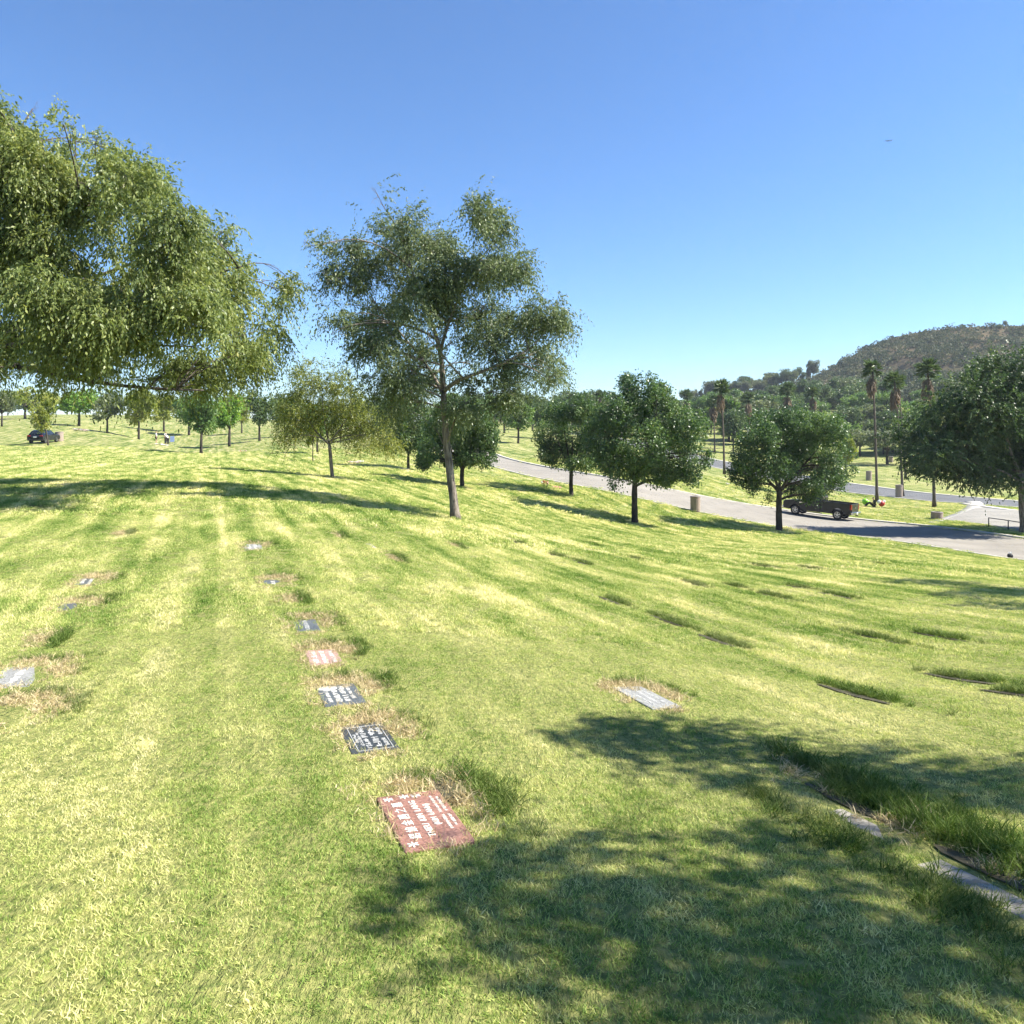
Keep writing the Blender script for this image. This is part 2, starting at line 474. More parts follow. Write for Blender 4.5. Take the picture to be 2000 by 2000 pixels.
# forecourt where the second road is joined from the right, by the rounded tip of the grass strip
JN = edge([(1835, 1014), (1870, 1002), (1886, 992), (1890, 984), (1882, 979)])
def quad_grid(a, b, m, dz=0.0):
    t = np.linspace(0, 1, m)[None, :, None]
    g = a[:, None, :] * (1 - t) + b[:, None, :] * t
    z = ground(g[..., 0], g[..., 1]) + dz
    return np.concatenate([g, z[..., None]], -1)
def grid_mesh(name, G, smooth=True):
    n, m = G.shape[:2]
    i = np.arange(n - 1)[:, None]; j = np.arange(m - 1)[None, :]
    q = np.stack([i * m + j, (i + 1) * m + j, (i + 1) * m + j + 1, i * m + j + 1], -1).reshape(-1, 4)
    return np_mesh(name, G.reshape(-1, 3), [q], smooth)

def seg_dist(px, py, line):
    """distance of points from a polyline"""
    best = np.full(px.shape, 1e9)
    for a, b in zip(line[:-1], line[1:]):
        d = b - a; L = d @ d + 1e-9
        t = np.clip(((px - a[0]) * d[0] + (py - a[1]) * d[1]) / L, 0, 1)
        best = np.minimum(best, np.hypot(px - a[0] - t * d[0], py - a[1] - t * d[1]))
    return best
def in_poly(px, py, poly):
    c = np.zeros(px.shape, bool); n = len(poly); j = n - 1
    for i in range(n):
        xi, yi = poly[i]; xj, yj = poly[j]
        c ^= ((yi > py) != (yj > py)) & (px < (xj - xi) * (py - yi) / (yj - yi + 1e-12) + xi)
        j = i
    return c
POLY1 = np.vstack([r1n, r1f[::-1]]); POLY2 = np.vstack([r2n, r2f[::-1]])
FORE = np.vstack([JN, edge([(1989, 997)]), [[58, 60], [62, 50], [56, 40]], edge([(1992, 1040), (1930, 1026)])])
def road_mask(x, y, inset=0.0):
    """1 inside a road (shrunk by inset)"""
    x = np.asarray(x, float); y = np.asarray(y, float)
    m = np.zeros(x.shape, bool)
    for pl in (POLY1, POLY2, FORE):
        ins = in_poly(x, y, pl)
        if inset and ins.any():
            d = seg_dist(x, y, np.vstack([pl, pl[:1]]))
            ins &= (d > inset)
        m |= ins
    return m

# ------------------------------------------------------------------ ground sheet
GM = ground_mat()
th = np.concatenate([np.arange(-180, -48, 4.0), np.arange(-48, 48, 0.28), np.arange(48, 180, 4.0)])
rr = [0.0]; r = 0.6
while r < 950:
    rr.append(r); r *= 1.018 if r < 170 else 1.05
rr = np.array(rr)
TH, RR = np.meshgrid(np.radians(th), rr)
GX = RR * np.sin(TH); GY = RR * np.cos(TH)
GZ = ground(GX, GY)
sel = (RR > 20) & (RR < 190)
mask = np.zeros(GX.shape, bool)
mask[sel] = road_mask(GX[sel], GY[sel], 0.75)
GZ = GZ - 0.35 * mask
nt_, nr_ = len(th), len(rr)
i = np.arange(1, nr_ - 1)[:, None]; j = np.arange(nt_)[None, :]; j2 = (j + 1) % nt_
quads = np.stack([i * nt_ + j, i * nt_ + j2, (i + 1) * nt_ + j2, (i + 1) * nt_ + j], -1).reshape(-1, 4)[:, ::-1]
jj = np.arange(nt_)
tris = np.stack([np.zeros(nt_, int), nt_ + (jj + 1) % nt_, nt_ + jj], -1)
V = np.stack([GX, GY, GZ], -1).reshape(-1, 3)
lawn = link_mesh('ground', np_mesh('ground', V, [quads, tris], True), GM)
tag(lawn, kind='structure')

def asphalt_mat(name, c0, c1, streak=True):
    m, nt, out = new_mat(name)
    b = N(nt, 'ShaderNodeBsdfPrincipled'); b.inputs['Roughness'].default_value = 0.95; b.inputs['Specular IOR Level'].default_value = 0.1
    geo = N(nt, 'ShaderNodeNewGeometry')
    n1 = N(nt, 'ShaderNodeTexNoise'); n1.inputs['Scale'].default_value = 0.35; n1.inputs['Detail'].default_value = 6; n1.inputs['Roughness'].default_value = 0.6; n1.inputs['Distortion'].default_value = 0.6
    n2 = N(nt, 'ShaderNodeTexNoise'); n2.inputs['Scale'].default_value = 14; n2.inputs['Detail'].default_value = 4
    nt.links.new(geo.outputs['Position'], n1.inputs['Vector']); nt.links.new(geo.outputs['Position'], n2.inputs['Vector'])
    mm = N(nt, 'ShaderNodeMath', operation='MULTIPLY_ADD'); mm.inputs[1].default_value = 0.35
    nt.links.new(n2.outputs[0], mm.inputs[0]); nt.links.new(n1.outputs[0], mm.inputs[2])
    nt.links.new(ramp(nt, mm.outputs[0], [(0.42, c0), (0.9, c1)]), b.inputs['Base Color'])
    bp = N(nt, 'ShaderNodeBump'); bp.inputs['Strength'].default_value = 0.35; bp.inputs['Distance'].default_value = 0.02
    nt.links.new(n2.outputs[0], bp.inputs['Height']); nt.links.new(bp.outputs[0], b.inputs['Normal'])
    nt.links.new(b.outputs[0], out.inputs[0])
    return m
M_ROAD1 = asphalt_mat('old_asphalt', (0.195, 0.180, 0.158), (0.300, 0.278, 0.244))
M_ROAD2 = asphalt_mat('grey_asphalt', (0.105, 0.108, 0.115), (0.165, 0.168, 0.175))
M_FORE = asphalt_mat('pale_asphalt', (0.22, 0.21, 0.19), (0.32, 0.305, 0.275))
M_CONC = simple_mat('kerb_concrete', (0.46, 0.43, 0.37), 0.85, var=0.18, scale=1.4)
M_CRACK = simple_mat('tar_seal', (0.07, 0.07, 0.07), 0.7)

tag(link_mesh('road', grid_mesh('road', quad_grid(r1n, r1f, 9, 0.012)), M_ROAD1), kind='structure')
tag(link_mesh('road', grid_mesh('road2', quad_grid(r2n, r2f, 9, 0.02)), M_ROAD2), kind='structure')
fb = bmesh.new()
# forecourt: fine grid clipped to its outline
xs = np.arange(FORE[:, 0].min(), FORE[:, 0].max(), 0.5); ys = np.arange(FORE[:, 1].min(), FORE[:, 1].max(), 0.5)
FX, FY = np.meshgrid(xs, ys)
fz = ground(FX, FY) + 0.006
fv = {}
cx, cy = FX + 0.25, FY + 0.25
ins = in_poly(cx, cy, FORE)
for a in range(FX.shape[0] - 1):
    for b_ in range(FX.shape[1] - 1):
        if ins[a, b_]:
            q = []
            for da, db in ((0, 0), (0, 1), (1, 1), (1, 0)):
                k = (a + da, b_ + db)
                if k not in fv: fv[k] = fb.verts.new((FX[k], FY[k], fz[k]))
                q.append(fv[k])
            fb.faces.new(q)
tag(bm_obj('pavement', fb, M_FORE, smooth=True), kind='structure')

def ribbon(line, width, height, side):
    """kerb: cross section swept along a ground line"""
    line = np.asarray(line, float)
    tg = np.gradient(line, axis=0); tg /= np.linalg.norm(tg, axis=1, keepdims=True)
    nrm = np.stack([-tg[:, 1], tg[:, 0]], 1) * side
    prof = [(0, -0.1), (0, height), (width, height + 0.01), (width, -0.1)]
    z = ground(line[:, 0], line[:, 1])
    G = np.stack([np.concatenate([line + nrm * o, (z + h)[:, None]], 1) for o, h in prof], 1)
    return grid_mesh('kerb', G, False)
for nm, ln, w, h, sd in (('kerb', r1n, 0.22, 0.05, -1), ('kerb', r1f, 0.32, 0.09, 1), ('kerb', r2n, 0.35, 0.06, -1), ('kerb', r2f, 0.55, 0.07, 1)):
    tag(link_mesh(nm, ribbon(ln, w, h, sd), M_CONC), kind='structure')
# white concrete gutter round the tip of the grass strip and across the junction
jl = resample(np.vstack([edge([(1812, 1021), (1835, 1014), (1862, 1005), (1880, 996), (1889, 989), (1892, 984), (1884, 979)])]), 40)
tag(link_mesh('gutter', ribbon(jl, 1.3, 0.035, -1), M_CONC), kind='structure')
gl = resample(np.vstack([edge([(1893, 984), (1930, 989), (1989, 997)]), [[52.5, 64.5], [60, 58]]]), 40)
tag(link_mesh('gutter', ribbon(gl, 1.0, 0.04, -1), M_CONC), kind='structure')

# ------------------------------------------------------------------ dry hill on the right
M_HILL, nt, out = new_mat('dry_hillside')
b = N(nt, 'ShaderNodeBsdfPrincipled'); b.inputs['Roughness'].default_value = 1.0; b.inputs['Specular IOR Level'].default_value = 0.05
geo = N(nt, 'ShaderNodeNewGeometry')
n1 = N(nt, 'ShaderNodeTexNoise'); n1.inputs['Scale'].default_value = 0.035; n1.inputs['Detail'].default_value = 8; n1.inputs['Roughness'].default_value = 0.65
nt.links.new(geo.outputs['Position'], n1.inputs['Vector'])
nt.links.new(ramp(nt, n1.outputs[0], [(0.38, (0.060, 0.064, 0.034)), (0.54, (0.110, 0.088, 0.054)), (0.70, (0.20, 0.148, 0.094))]), b.inputs['Base Color'])
bp = N(nt, 'ShaderNodeBump'); bp.inputs['Distance'].default_value = 3.0; bp.inputs['Strength'].default_value = 0.6
nt.links.new(n1.outputs[0], bp.inputs['Height']); nt.links.new(bp.outputs[0], b.inputs['Normal'])
nt.links.new(b.outputs[0], out.inputs[0])
RIDGE = np.array([(900, 812), (1080, 800), (1300, 790), (1390, 776), (1450, 768), (1560, 748), (1620, 722), (1660, 692), (1710, 664), (1760, 650), (1800, 642), (1850, 637), (1900, 633), (2000, 631), (2300, 640), (2800, 700), (3600, 790)], float)
hu = np.linspace(900, 3600, 260)
hv = np.interp(hu, RIDGE[:, 0], RIDGE[:, 1]) + 5 * np.clip((hu - 1550) / 150, 0, 1)
hv = np.convolve(np.pad(hv, 4, 'edge'), np.ones(9) / 9, 'valid')
ht = np.concatenate([np.linspace(0, 1, 46), 1 + np.linspace(0.05, 1.2, 14)])
HZr = 430 - 60 * np.clip((hu - 1500) / 600, 0, 1)
def fbm(x, y, seed=0):
    r_ = np.random.RandomState(seed); o = 0
    for k, (fr, am) in enumerate(((0.012, 1.0), (0.027, 0.6), (0.06, 0.3), (0.13, 0.14))):
        for _ in range(3):
            a = r_.rand() * 6.28; o = o + am * np.sin((x * math.cos(a) + y * math.sin(a)) * fr * 6.28 + r_.rand() * 6.28) / 3
    return o
G = np.zeros((len(hu), len(ht), 3))
for k, (u, v, zr) in enumerate(zip(hu, hv, HZr)):
    zf = 250.0
    Zd = np.where(ht <= 1, zf + (zr - zf) * ht, zr + (ht - 1) * 260)
    X = (u - U0) / FPX * Zd
    zrid = CAM_Z - (v - V0) / FPX * zr
    z0 = gz((u - U0) / FPX * zf, zf) - 2.0
    s = np.clip(ht, 0, 1); prof = s ** 1.25
    Zh = z0 + (zrid - z0) * prof
    Zh = np.where(ht > 1, zrid - (ht - 1) * (zrid + 25) * 0.8, Zh)
    env = np.sin(np.pi * np.clip(ht, 0, 1)) * np.clip((zrid - z0) / 25, 0, 1)
    Zh = Zh + env * 3.2 * fbm(X, Zd, 3)
    G[k] = np.stack([X, Zd, Zh], 1)
hill = link_mesh('hill', grid_mesh('hill', G), M_HILL)
tag(hill, kind='structure')
HILLG = G
def hill_pt(u, t):
    k = int(np.clip(np.searchsorted(hu, u), 0, len(hu) - 1)); tt = np.interp(t, ht, np.arange(len(ht)))
    a = int(tt); f = tt - a; a2 = min(a + 1, len(ht) - 1)
    return G[k, a] * (1 - f) + G[k, a2] * f
# ------------------------------------------------------------------ trees
M_BARK_ELM = bark_mat('elm_bark', (0.065, 0.052, 0.042), (0.29, 0.245, 0.20), 10)
M_BARK_MID = bark_mat('grey_bark', (0.03, 0.024, 0.02), (0.14, 0.115, 0.095), 10)
M_BARK_DARK = bark_mat('dark_bark', (0.022, 0.018, 0.014), (0.075, 0.06, 0.046), 12)
M_BARK_PALM = bark_mat('palm_bark', (0.06, 0.045, 0.036), (0.15, 0.12, 0.095), 5)
ELM_L = leaf_mat('elm_leaf_painted_sun', [(0.0, (0.088, 0.126, 0.043)), (0.45, (0.189, 0.239, 0.076)), (0.8, (0.317, 0.353, 0.113)), (1.0, (0.486, 0.466, 0.176))], 0.38)  # sunlight on the crown put into a brighter leaf colour
ELM_M = leaf_mat('elm_leaf_grey', [(0.0, (0.078, 0.111, 0.057)), (0.5, (0.150, 0.195, 0.088)), (0.85, (0.240, 0.280, 0.114)), (1.0, (0.390, 0.390, 0.156))], 0.34)
ELM_Y = leaf_mat('elm_leaf_yellow', [(0.0, (0.104, 0.137, 0.034)), (0.5, (0.234, 0.267, 0.065)), (0.85, (0.364, 0.358, 0.098)), (1.0, (0.494, 0.416, 0.143))], 0.40)
ELM_R = leaf_mat('elm_leaf_painted_shade', [(0.0, (0.043, 0.079, 0.034)), (0.55, (0.089, 0.142, 0.050)), (0.85, (0.162, 0.216, 0.072)), (1.0, (0.432, 0.408, 0.144))], 0.32)  # shade of a backlit crown put into a darker leaf colour
BROAD = leaf_mat('broad_leaf', [(0.0, (0.044, 0.086, 0.034)), (0.5, (0.099, 0.166, 0.057)), (0.85, (0.182, 0.260, 0.086)), (1.0, (0.325, 0.351, 0.117))], 0.30, 0.38)
FAR_G = leaf_mat('far_leaf_green', [(0.0, (0.065, 0.119, 0.035)), (0.5, (0.124, 0.216, 0.057)), (1.0, (0.236, 0.331, 0.089))], 0.35)
FAR_Y = leaf_mat('far_leaf_yellow', [(0.0, (0.117, 0.163, 0.034)), (0.5, (0.260, 0.305, 0.062)), (1.0, (0.429, 0.429, 0.111))], 0.4)
FAR_B = leaf_mat('far_leaf_bright', [(0.0, (0.073, 0.154, 0.030)), (0.5, (0.162, 0.292, 0.049)), (1.0, (0.308, 0.437, 0.089))], 0.4)
FAR_D = leaf_mat('far_leaf_dark', [(0.0, (0.043, 0.075, 0.033)), (0.5, (0.085, 0.135, 0.050)), (1.0, (0.169, 0.225, 0.077))], 0.30)
FAR_S = leaf_mat('far_leaf_grey', [(0.0, (0.069, 0.094, 0.048)), (0.5, (0.144, 0.177, 0.080)), (1.0, (0.250, 0.275, 0.125))], 0.30)
PALM_L = leaf_mat('palm_leaf', [(0.0, (0.042, 0.077, 0.031)), (0.6, (0.091, 0.140, 0.050)), (1.0, (0.182, 0.217, 0.084))], 0.25, 0.35)
PALM_D = leaf_mat('palm_dead_leaf', [(0.0, (0.106, 0.077, 0.050)), (0.6, (0.237, 0.181, 0.119)), (1.0, (0.400, 0.325, 0.225))], 0.2, 0.7)

def unit(v): return v / (np.linalg.norm(v, axis=-1, keepdims=True) + 1e-9)

def leaves_mesh(name, c, d, ln, wd, val, up=None):
    """rhombic leaves: c base points, d directions"""
    n = len(c)
    d = unit(d)
    r = rng.randn(n, 3)
    s = unit(np.cross(d, r))
    nn = np.cross(s, d)
    ln = np.broadcast_to(ln, (n,))[:, None]; wd = np.broadcast_to(wd, (n,))[:, None]
    p0 = c; p1 = c + d * ln * 0.45 + s * wd * 0.5 + nn * ln * 0.06; p2 = c + d * ln; p3 = c + d * ln * 0.45 - s * wd * 0.5 + nn * ln * 0.06
    V = np.stack([p0, p1, p2, p3], 1).reshape(-1, 3)
    F = np.arange(4 * n).reshape(-1, 4)
    return np_mesh(name, V, [F], False, {'v': np.repeat(np.clip(val, 0, 1), 4)})

def wave(p, seed, fr):
    r_ = np.random.RandomState(seed); o = np.zeros(len(p))
    for _ in range(7):
        k = r_.randn(3) * fr; o += np.sin(p @ k + r_.rand() * 6.28)
    return o / 7 ** 0.5

def sample_lobes(lobes, n, shell=0.42):
    """points inside a set of ellipsoids; lobes (k,6)"""
    lob = np.asarray(lobes, float)
    w = (lob[:, 3] * lob[:, 5]) ** 1.0; w /= w.sum()
    k = rng.choice(len(lob), n, p=w)
    d = unit(rng.randn(n, 3)); r = rng.rand(n) ** shell
    p = lob[k, :3] + d * r[:, None] * lob[k, 3:6]
    return p, d, r, k

def spray_leaves(o, d, L, nl, droop, leaf, wd, seed):
    """drooping twigs that carry leaves; returns leaf arrays and twig curves"""
    n = len(o)
    t = (np.arange(nl) + 0.5) / nl
    L = np.broadcast_to(L, (n,))
    dn = np.array([0, 0, -1.0])
    dr = np.broadcast_to(droop, (n,))
    pos = o[:, None, :] + d[:, None, :] * (L[:, None] * t[None])[..., None] + dn * (L[:, None] * dr[:, None] * t[None] ** 2)[..., None]
    tg = d[:, None, :] + dn * (2 * dr[:, None] * t[None])[..., None]
    ld = unit(tg) * 0.7 + rng.randn(n, nl, 3) * 0.45 + dn * 0.5
    pos = pos + rng.randn(n, nl, 3) * 0.018
    return pos.reshape(-1, 3), ld.reshape(-1, 3)

def px_lobes(base, Z, lob, depth=0.85, spread=0.5):
    """lobes given as outline ellipses in photo pixels, placed round the tree's own depth"""
    out = []
    for L in lob:
        u, v, ru, rv = L[:4]
        dz = L[4] if len(L) > 4 else (rng.rand() - 0.5) * 2 * spread
        s = Z / FPX
        p = P(u, v, Z) ; p[1] += dz
        out.append((p[0] - base[0], p[1] - base[1], p[2] - base[2], ru * s, depth * 0.5 * (ru + rv) * s, rv * s))
    return np.array(out)

def px_limb(base, Z, limb):
    return np.array([[*(P(u, v, Z) + np.array([0, dz, 0]) - base)] for u, v, dz in limb])

def densify(p, n=9):
    p = np.asarray(p, float); d = np.concatenate([[0], np.cumsum(np.linalg.norm(np.diff(p, axis=0), axis=1))])
    s = np.linspace(0, d[-1], n)
    q = np.stack([np.interp(s, d, p[:, k]) for k in range(3)], 1)
    for _ in range(2): q[1:-1] = 0.25 * q[:-2] + 0.5 * q[1:-1] + 0.25 * q[2:]
    return q

def wood(limbs, lobes, twigs_per_lobe, r_lobe, ns=8):
    """trunk, limbs, one branch to each lobe and thinner ones inside it"""
    tb = TB(); nodes = []
    for pts_, r0, r1, flare in limbs:
        q = densify(pts_, 14); rad = np.linspace(r0, r1, 14)
        if flare: rad[0] *= 1.5; rad[1] *= 1.15
        tb.tube(q, rad, 10, rough=0.04)
        for a, b_ in zip(q, rad): nodes.append((a, b_))
    nodes_p = np.array([a for a, _ in nodes]); nodes_r = np.array([b_ for _, b_ in nodes])
    ztop = nodes_p[:, 2].max()
    zlow = nodes_p[:, 2].min()
    for k, L in enumerate(lobes):
        c = L[:3]
        dd = np.linalg.norm(nodes_p - c, axis=1) + 2.0 * np.clip(nodes_p[:, 2] - c[2] + 0.3 * L[5], 0, None) + 3.0 * (nodes_p[:, 2] < zlow + 0.30 * (ztop - zlow))
        a = nodes_p[np.argmin(dd)]; ra = nodes_r[np.argmin(dd)]
        mid = (a + c) / 2 + np.array([0, 0, 0.15 * np.linalg.norm(c - a)]) + rng.randn(3) * 0.08 * np.linalg.norm(c - a)
        q = bez(a, mid, c + rng.randn(3) * 0.2 * L[3:6], 8)
        r0 = min(ra * 0.8, r_lobe * (0.6 + 0.5 * np.linalg.norm(c - a) / 3))
        tb.tube(q, np.linspace(r0, r0 * 0.35, 8), 6, rough=0.05)
        for _ in range(twigs_per_lobe):
            e = c + unit(rng.randn(3)) * L[3:6] * (0.55 + 0.45 * rng.rand())
            s = q[rng.randint(3, 8)]
            m = (s + e) / 2 + np.array([0, 0, 0.12]) * np.linalg.norm(e - s) + rng.randn(3) * 0.1 * np.linalg.norm(e - s)
            tw = bez(s, m, e, 6)
            tb.tube(tw, np.linspace(r0 * 0.38, r0 * 0.10, 6), 4, cap=False)
            for _2 in range(2):
                s2 = tw[rng.randint(2, 6)]; e2 = s2 + unit(rng.randn(3)) * L[3:6] * 0.45
                tb.tube(bez(s2, (s2 + e2) / 2 + np.array([0, 0, 0.05]), e2, 4), np.linspace(r0 * 0.16, r0 * 0.06, 4), 3, cap=False)
    return tb

def elm(label, base, Z, limbs, lobes_px, mat, n_spray, L=0.55, nl=15, droop=0.7, leaf=0.055, wd=0.026, twigs=5, r_lobe=0.05, bark=None, gap=0.35, bright=0.0, spread=0.9, extra=None, name='elm_tree', lift=0.35, group=None, per=8, clus=0.15, shrink=0.9, up=0.9, fr=(2.6, 6.0)):
    t = empty(name, base); tag(t, label, 'tree', group)
    lob = px_lobes(base, Z, lobes_px, spread=spread)
    if extra is not None: lob = np.vstack([lob, extra])
    lim = [(px_limb(base, Z, l[0]), l[1], l[2], l[3]) for l in limbs]
    lim[0][0][0] = np.array([0, 0, -0.12])
    tb = wood(lim, lob, twigs, r_lobe)
    link_mesh('trunk', tb.mesh('trunk'), bark or M_BARK_ELM, t)
    lob2 = lob.copy(); lob2[:, 3:6] *= shrink
    p, d, r, k = sample_lobes(lob2, int(n_spray * 1.5 / per))
    p = (p[:, None] + rng.randn(len(p), per, 3) * clus).reshape(-1, 3); d = np.repeat(d, per, 0) + rng.randn(len(p), 3) * 0.35; r = np.repeat(r, per); k = np.repeat(k, per)
    f = wave(p, 11, fr[0]) + 1.0 * wave(p, 12, fr[1])
    keep = f > np.quantile(f, gap); p, d, r, k = p[keep], d[keep], r[keep], k[keep]
    zt_ = np.clip((p[:, 2] - np.quantile(p[:, 2], 0.45)) / (np.ptp(p[:, 2]) * 0.5), 0, 1) * (d[:, 2] > 0.1)   # shoots on the upper side stand up
    sd = unit(d * np.array([1, 1, 0.5]) + np.array([0, 0, 1.0]) * (lift + up * zt_)[:, None] + rng.randn(len(p), 3) * 0.45)
    Ls = L * (0.5 + 0.9 * rng.rand(len(p)) + 0.8 * (rng.rand(len(p)) < 0.08))
    c, ld = spray_leaves(p, sd, Ls, nl, droop * (0.5 + rng.rand(len(p))) * (1 - 0.7 * zt_), leaf, wd, 1)
    n = len(c)
    tone = np.repeat(0.42 + 0.10 * wave(p, 21, 0.9) + 0.10 * wave(p, 22, 3.0) + 0.10 * np.repeat(rng.randn(len(p) // 4 + 1), 4)[:len(p)], nl) + 0.13 * rng.randn(n) + bright
    ln = leaf * (0.7 + 0.6 * rng.rand(n))
    link_mesh('crown', leaves_mesh('crown', c, ld, ln, ln * wd / leaf, tone), mat, t)
    return t

def broad(label, base, Z, limbs, lobes_px, n_clump, per=14, leaf=0.11, cl=0.22, mat=None, twigs=5, r_lobe=0.05, gap=0.25, spread=1.7, name='broadleaf_tree', bright=0.0, group=None):
    t = empty(name, base); tag(t, label, 'tree', group)
    lob = px_lobes(base, Z, lobes_px, depth=1.0, spread=spread)
    ex = []
    for _ in range(16):   # stray shoots that roughen the outline
        L_ = lob[rng.randint(len(lob))]; dv_ = unit(rng.randn(3)); dv_[2] = abs(dv_[2]) * 0.9 - 0.25
        ex.append((*(L_[:3] + dv_ * L_[3:6] * 1.12), 0.16 + 0.16 * rng.rand(), 0.2, 0.2 + 0.25 * rng.rand()))
    lob = np.vstack([lob, ex])
    lim = [(px_limb(base, Z, l[0]), l[1], l[2], l[3]) for l in limbs]
    lim[0][0][0] = np.array([0, 0, -0.12])
    link_mesh('trunk', wood(lim, lob, twigs, r_lobe).mesh('trunk'), M_BARK_DARK, t)
    p, d, r, k = sample_lobes(lob, int(n_clump * 1.35), 0.36)
    f = wave(p, 31, 2.0) + 0.7 * wave(p, 32, 4.5)
    keep = f > np.quantile(f, gap); p, d = p[keep], d[keep]
    n = len(p) * per
    off = rng.randn(len(p), per, 3) * cl * 0.6
    c = (p[:, None] + off).reshape(-1, 3)
    dd = np.repeat(d, per, 0) * 0.6 + rng.randn(n, 3) * 0.7 + np.array([0, 0, -0.45])
    tone = np.repeat(0.40 + 0.14 * wave(p, 41, 1.2) + 0.12 * rng.randn(len(p)), per) + 0.13 * rng.randn(n) + bright
    ln = leaf * (0.65 + 0.7 * rng.rand(n))
    link_mesh('crown', leaves_mesh('crown', c, dd, ln, ln * 0.62, tone), mat or BROAD, t)
    return t

# ---- the tall grey-green elm in the middle of the lawn
B = hit(890, 1013); Z = B[1]
s = Z / FPX
o = 580, 320; k = 1 / 2.683
def lp(*a): return [(o[0] + x * k, o[1] + y * k, rx * k, ry * k) + tuple(e) for x, y, rx, ry, *e in a]
main_lobes = lp((475, 290, 75, 85), (410, 290, 55, 40), (600, 360, 110, 130), (510, 370, 110, 100), (660, 300, 40, 70), (760, 420, 110, 110), (270, 470, 120, 80), (175, 510, 70, 60), (185, 650, 60, 70), (260, 600, 120, 100), (400, 560, 150, 140),
    (600, 560, 170, 150), (760, 600, 150, 150), (960, 380, 90, 90), (1040, 380, 70, 100), (1100, 460, 130, 100), (1120, 580, 120, 120), (960, 560, 110, 130), (340, 780, 140, 130), (300, 900, 80, 70), (285, 1010, 40, 70),
    (480, 780, 130, 120), (640, 780, 110, 110), (820, 760, 120, 110), (1000, 760, 120, 110), (480, 980, 110, 110), (440, 900, 90, 110), (600, 980, 80, 90), (520, 1120, 100, 110), (460, 1230, 70, 80), (600, 1190, 80, 80),
    (1150, 860, 140, 130), (1290, 800, 120, 100), (1370, 830, 80, 80), (1000, 940, 100, 100), (1190, 1010, 140, 110), (1320, 1010, 90, 110), (1340, 1130, 70, 90), (1180, 1150, 110, 80), (1140, 1230, 90, 60), (940, 1180, 90, 70), (880, 1290, 80, 60), (700, 1130, 50, 80), (830, 930, 80, 80), (420, 1130, 60, 90), (500, 1290, 80, 60), (640, 1260, 60, 60), (560, 1050, 90, 90), (720, 960, 70, 80), (880, 1050, 90, 90), (1060, 1070, 90, 90), (1090, 1270, 60, 50), (830, 1340, 60, 50), (200, 730, 70, 60), (700, 690, 120, 100))
main_limbs = [
    ([(890, 1013, 0), (884, 960, 0), (876, 900, 0), (871, 850, 0), (867, 800, 0), (866, 760, 0.0)], 0.138, 0.09, True),
    ([(866, 762, 0), (863, 720, 0.1), (860, 674, 0.2), (845, 640, 0.1), (828, 590, 0.1), (800, 520, 0.2), (780, 450, 0.1)], 0.085, 0.022, False),
    ([(866, 765, 0), (885, 750, -0.3), (905, 741, -0.6), (935, 733, -0.8), (980, 715, -0.9), (1030, 690, -1.0)], 0.075, 0.02, False),
    ([(860, 680, 0.2), (875, 640, -0.3), (900, 580, -0.5), (940, 510, -0.5), (975, 470, -0.4)], 0.055, 0.016, False),
    ([(866, 770, 0), (845, 735, 0.6), (815, 690, 0.9), (770, 640, 1.1), (720, 580, 1.2)], 0.055, 0.016, False),
    ([(874, 868, 0), (882, 840, -0.3), (893, 815, -0.5), (902, 795, -0.6)], 0.04, 0.015, False),
    ([(873, 880, 0), (862, 860, 0.2), (852, 842, 0.3)], 0.03, 0.012, False)]
elm('tall slender elm with sparse grey-green drooping crown and bare pale trunk', B, Z, main_limbs, main_lobes, ELM_M, 10500, L=0.5, nl=14, droop=0.8, leaf=0.085, wd=0.036, twigs=6, r_lobe=0.038, gap=0.34, spread=2.5, shrink=0.76, up=0.5)

# ---- the big spreading elm on the left, its trunk beyond the picture's edge
BL = np.array([-16.6, 23.0, 0.0]); BL[2] = gz(BL[0], BL[1]); Z = 21.3
left_lobes = [(150, 490, 150, 140), (330, 580, 150, 110), (50, 390, 110, 120), (120, 640, 170, 80), (410, 640, 110, 80), (-40, 480, 120, 180), (30, 258, 52, 48), (95, 268, 42, 42), (-60, 265, 80, 70), (130, 300, 60, 50), (42, 195, 12, 24), (98, 215, 12, 26), (130, 240, 12, 22), (165, 275, 14, 24), (203, 300, 12, 24), (232, 350, 12, 22), (300, 352, 14, 22), (362, 395, 14, 22), (398, 430, 12, 24), (440, 475, 14, 20), (512, 590, 10, 20), (522, 660, 10, 20), (40, 310, 80, 70), (-60, 350, 90, 90), (60, 400, 80, 60), (180, 320, 30, 45), (165, 370, 65, 60), (235, 385, 60, 45), (300, 385, 45, 45), (340, 420, 55, 50), (230, 440, 80, 60), (320, 470, 80, 60),
    (110, 470, 85, 60), (20, 480, 80, 70), (410, 490, 50, 40), (420, 540, 70, 55), (468, 530, 32, 42), (250, 530, 90, 65), (350, 560, 80, 65), (150, 560, 80, 65), (40, 570, 80, 65), (-60, 520, 90, 110), (468, 592, 45, 52), (492, 652, 30, 45), (430, 620, 75, 60), (330, 640, 85, 60), (230, 620, 80, 60), (120, 650, 85, 55), (20, 660, 70, 55), (-70, 650, 80, 70),
    (478, 700, 42, 32), (420, 700, 75, 45), (320, 705, 80, 42), (220, 710, 75, 35), (380, 748, 50, 22), (120, 715, 60, 28), (60, 735, 40, 16), (110, 735, 60, 14), (200, 742, 60, 16), (300, 748, 60, 16), (450, 735, 45, 20), (505, 510, 12, 22), (260, 345, 15, 22)]
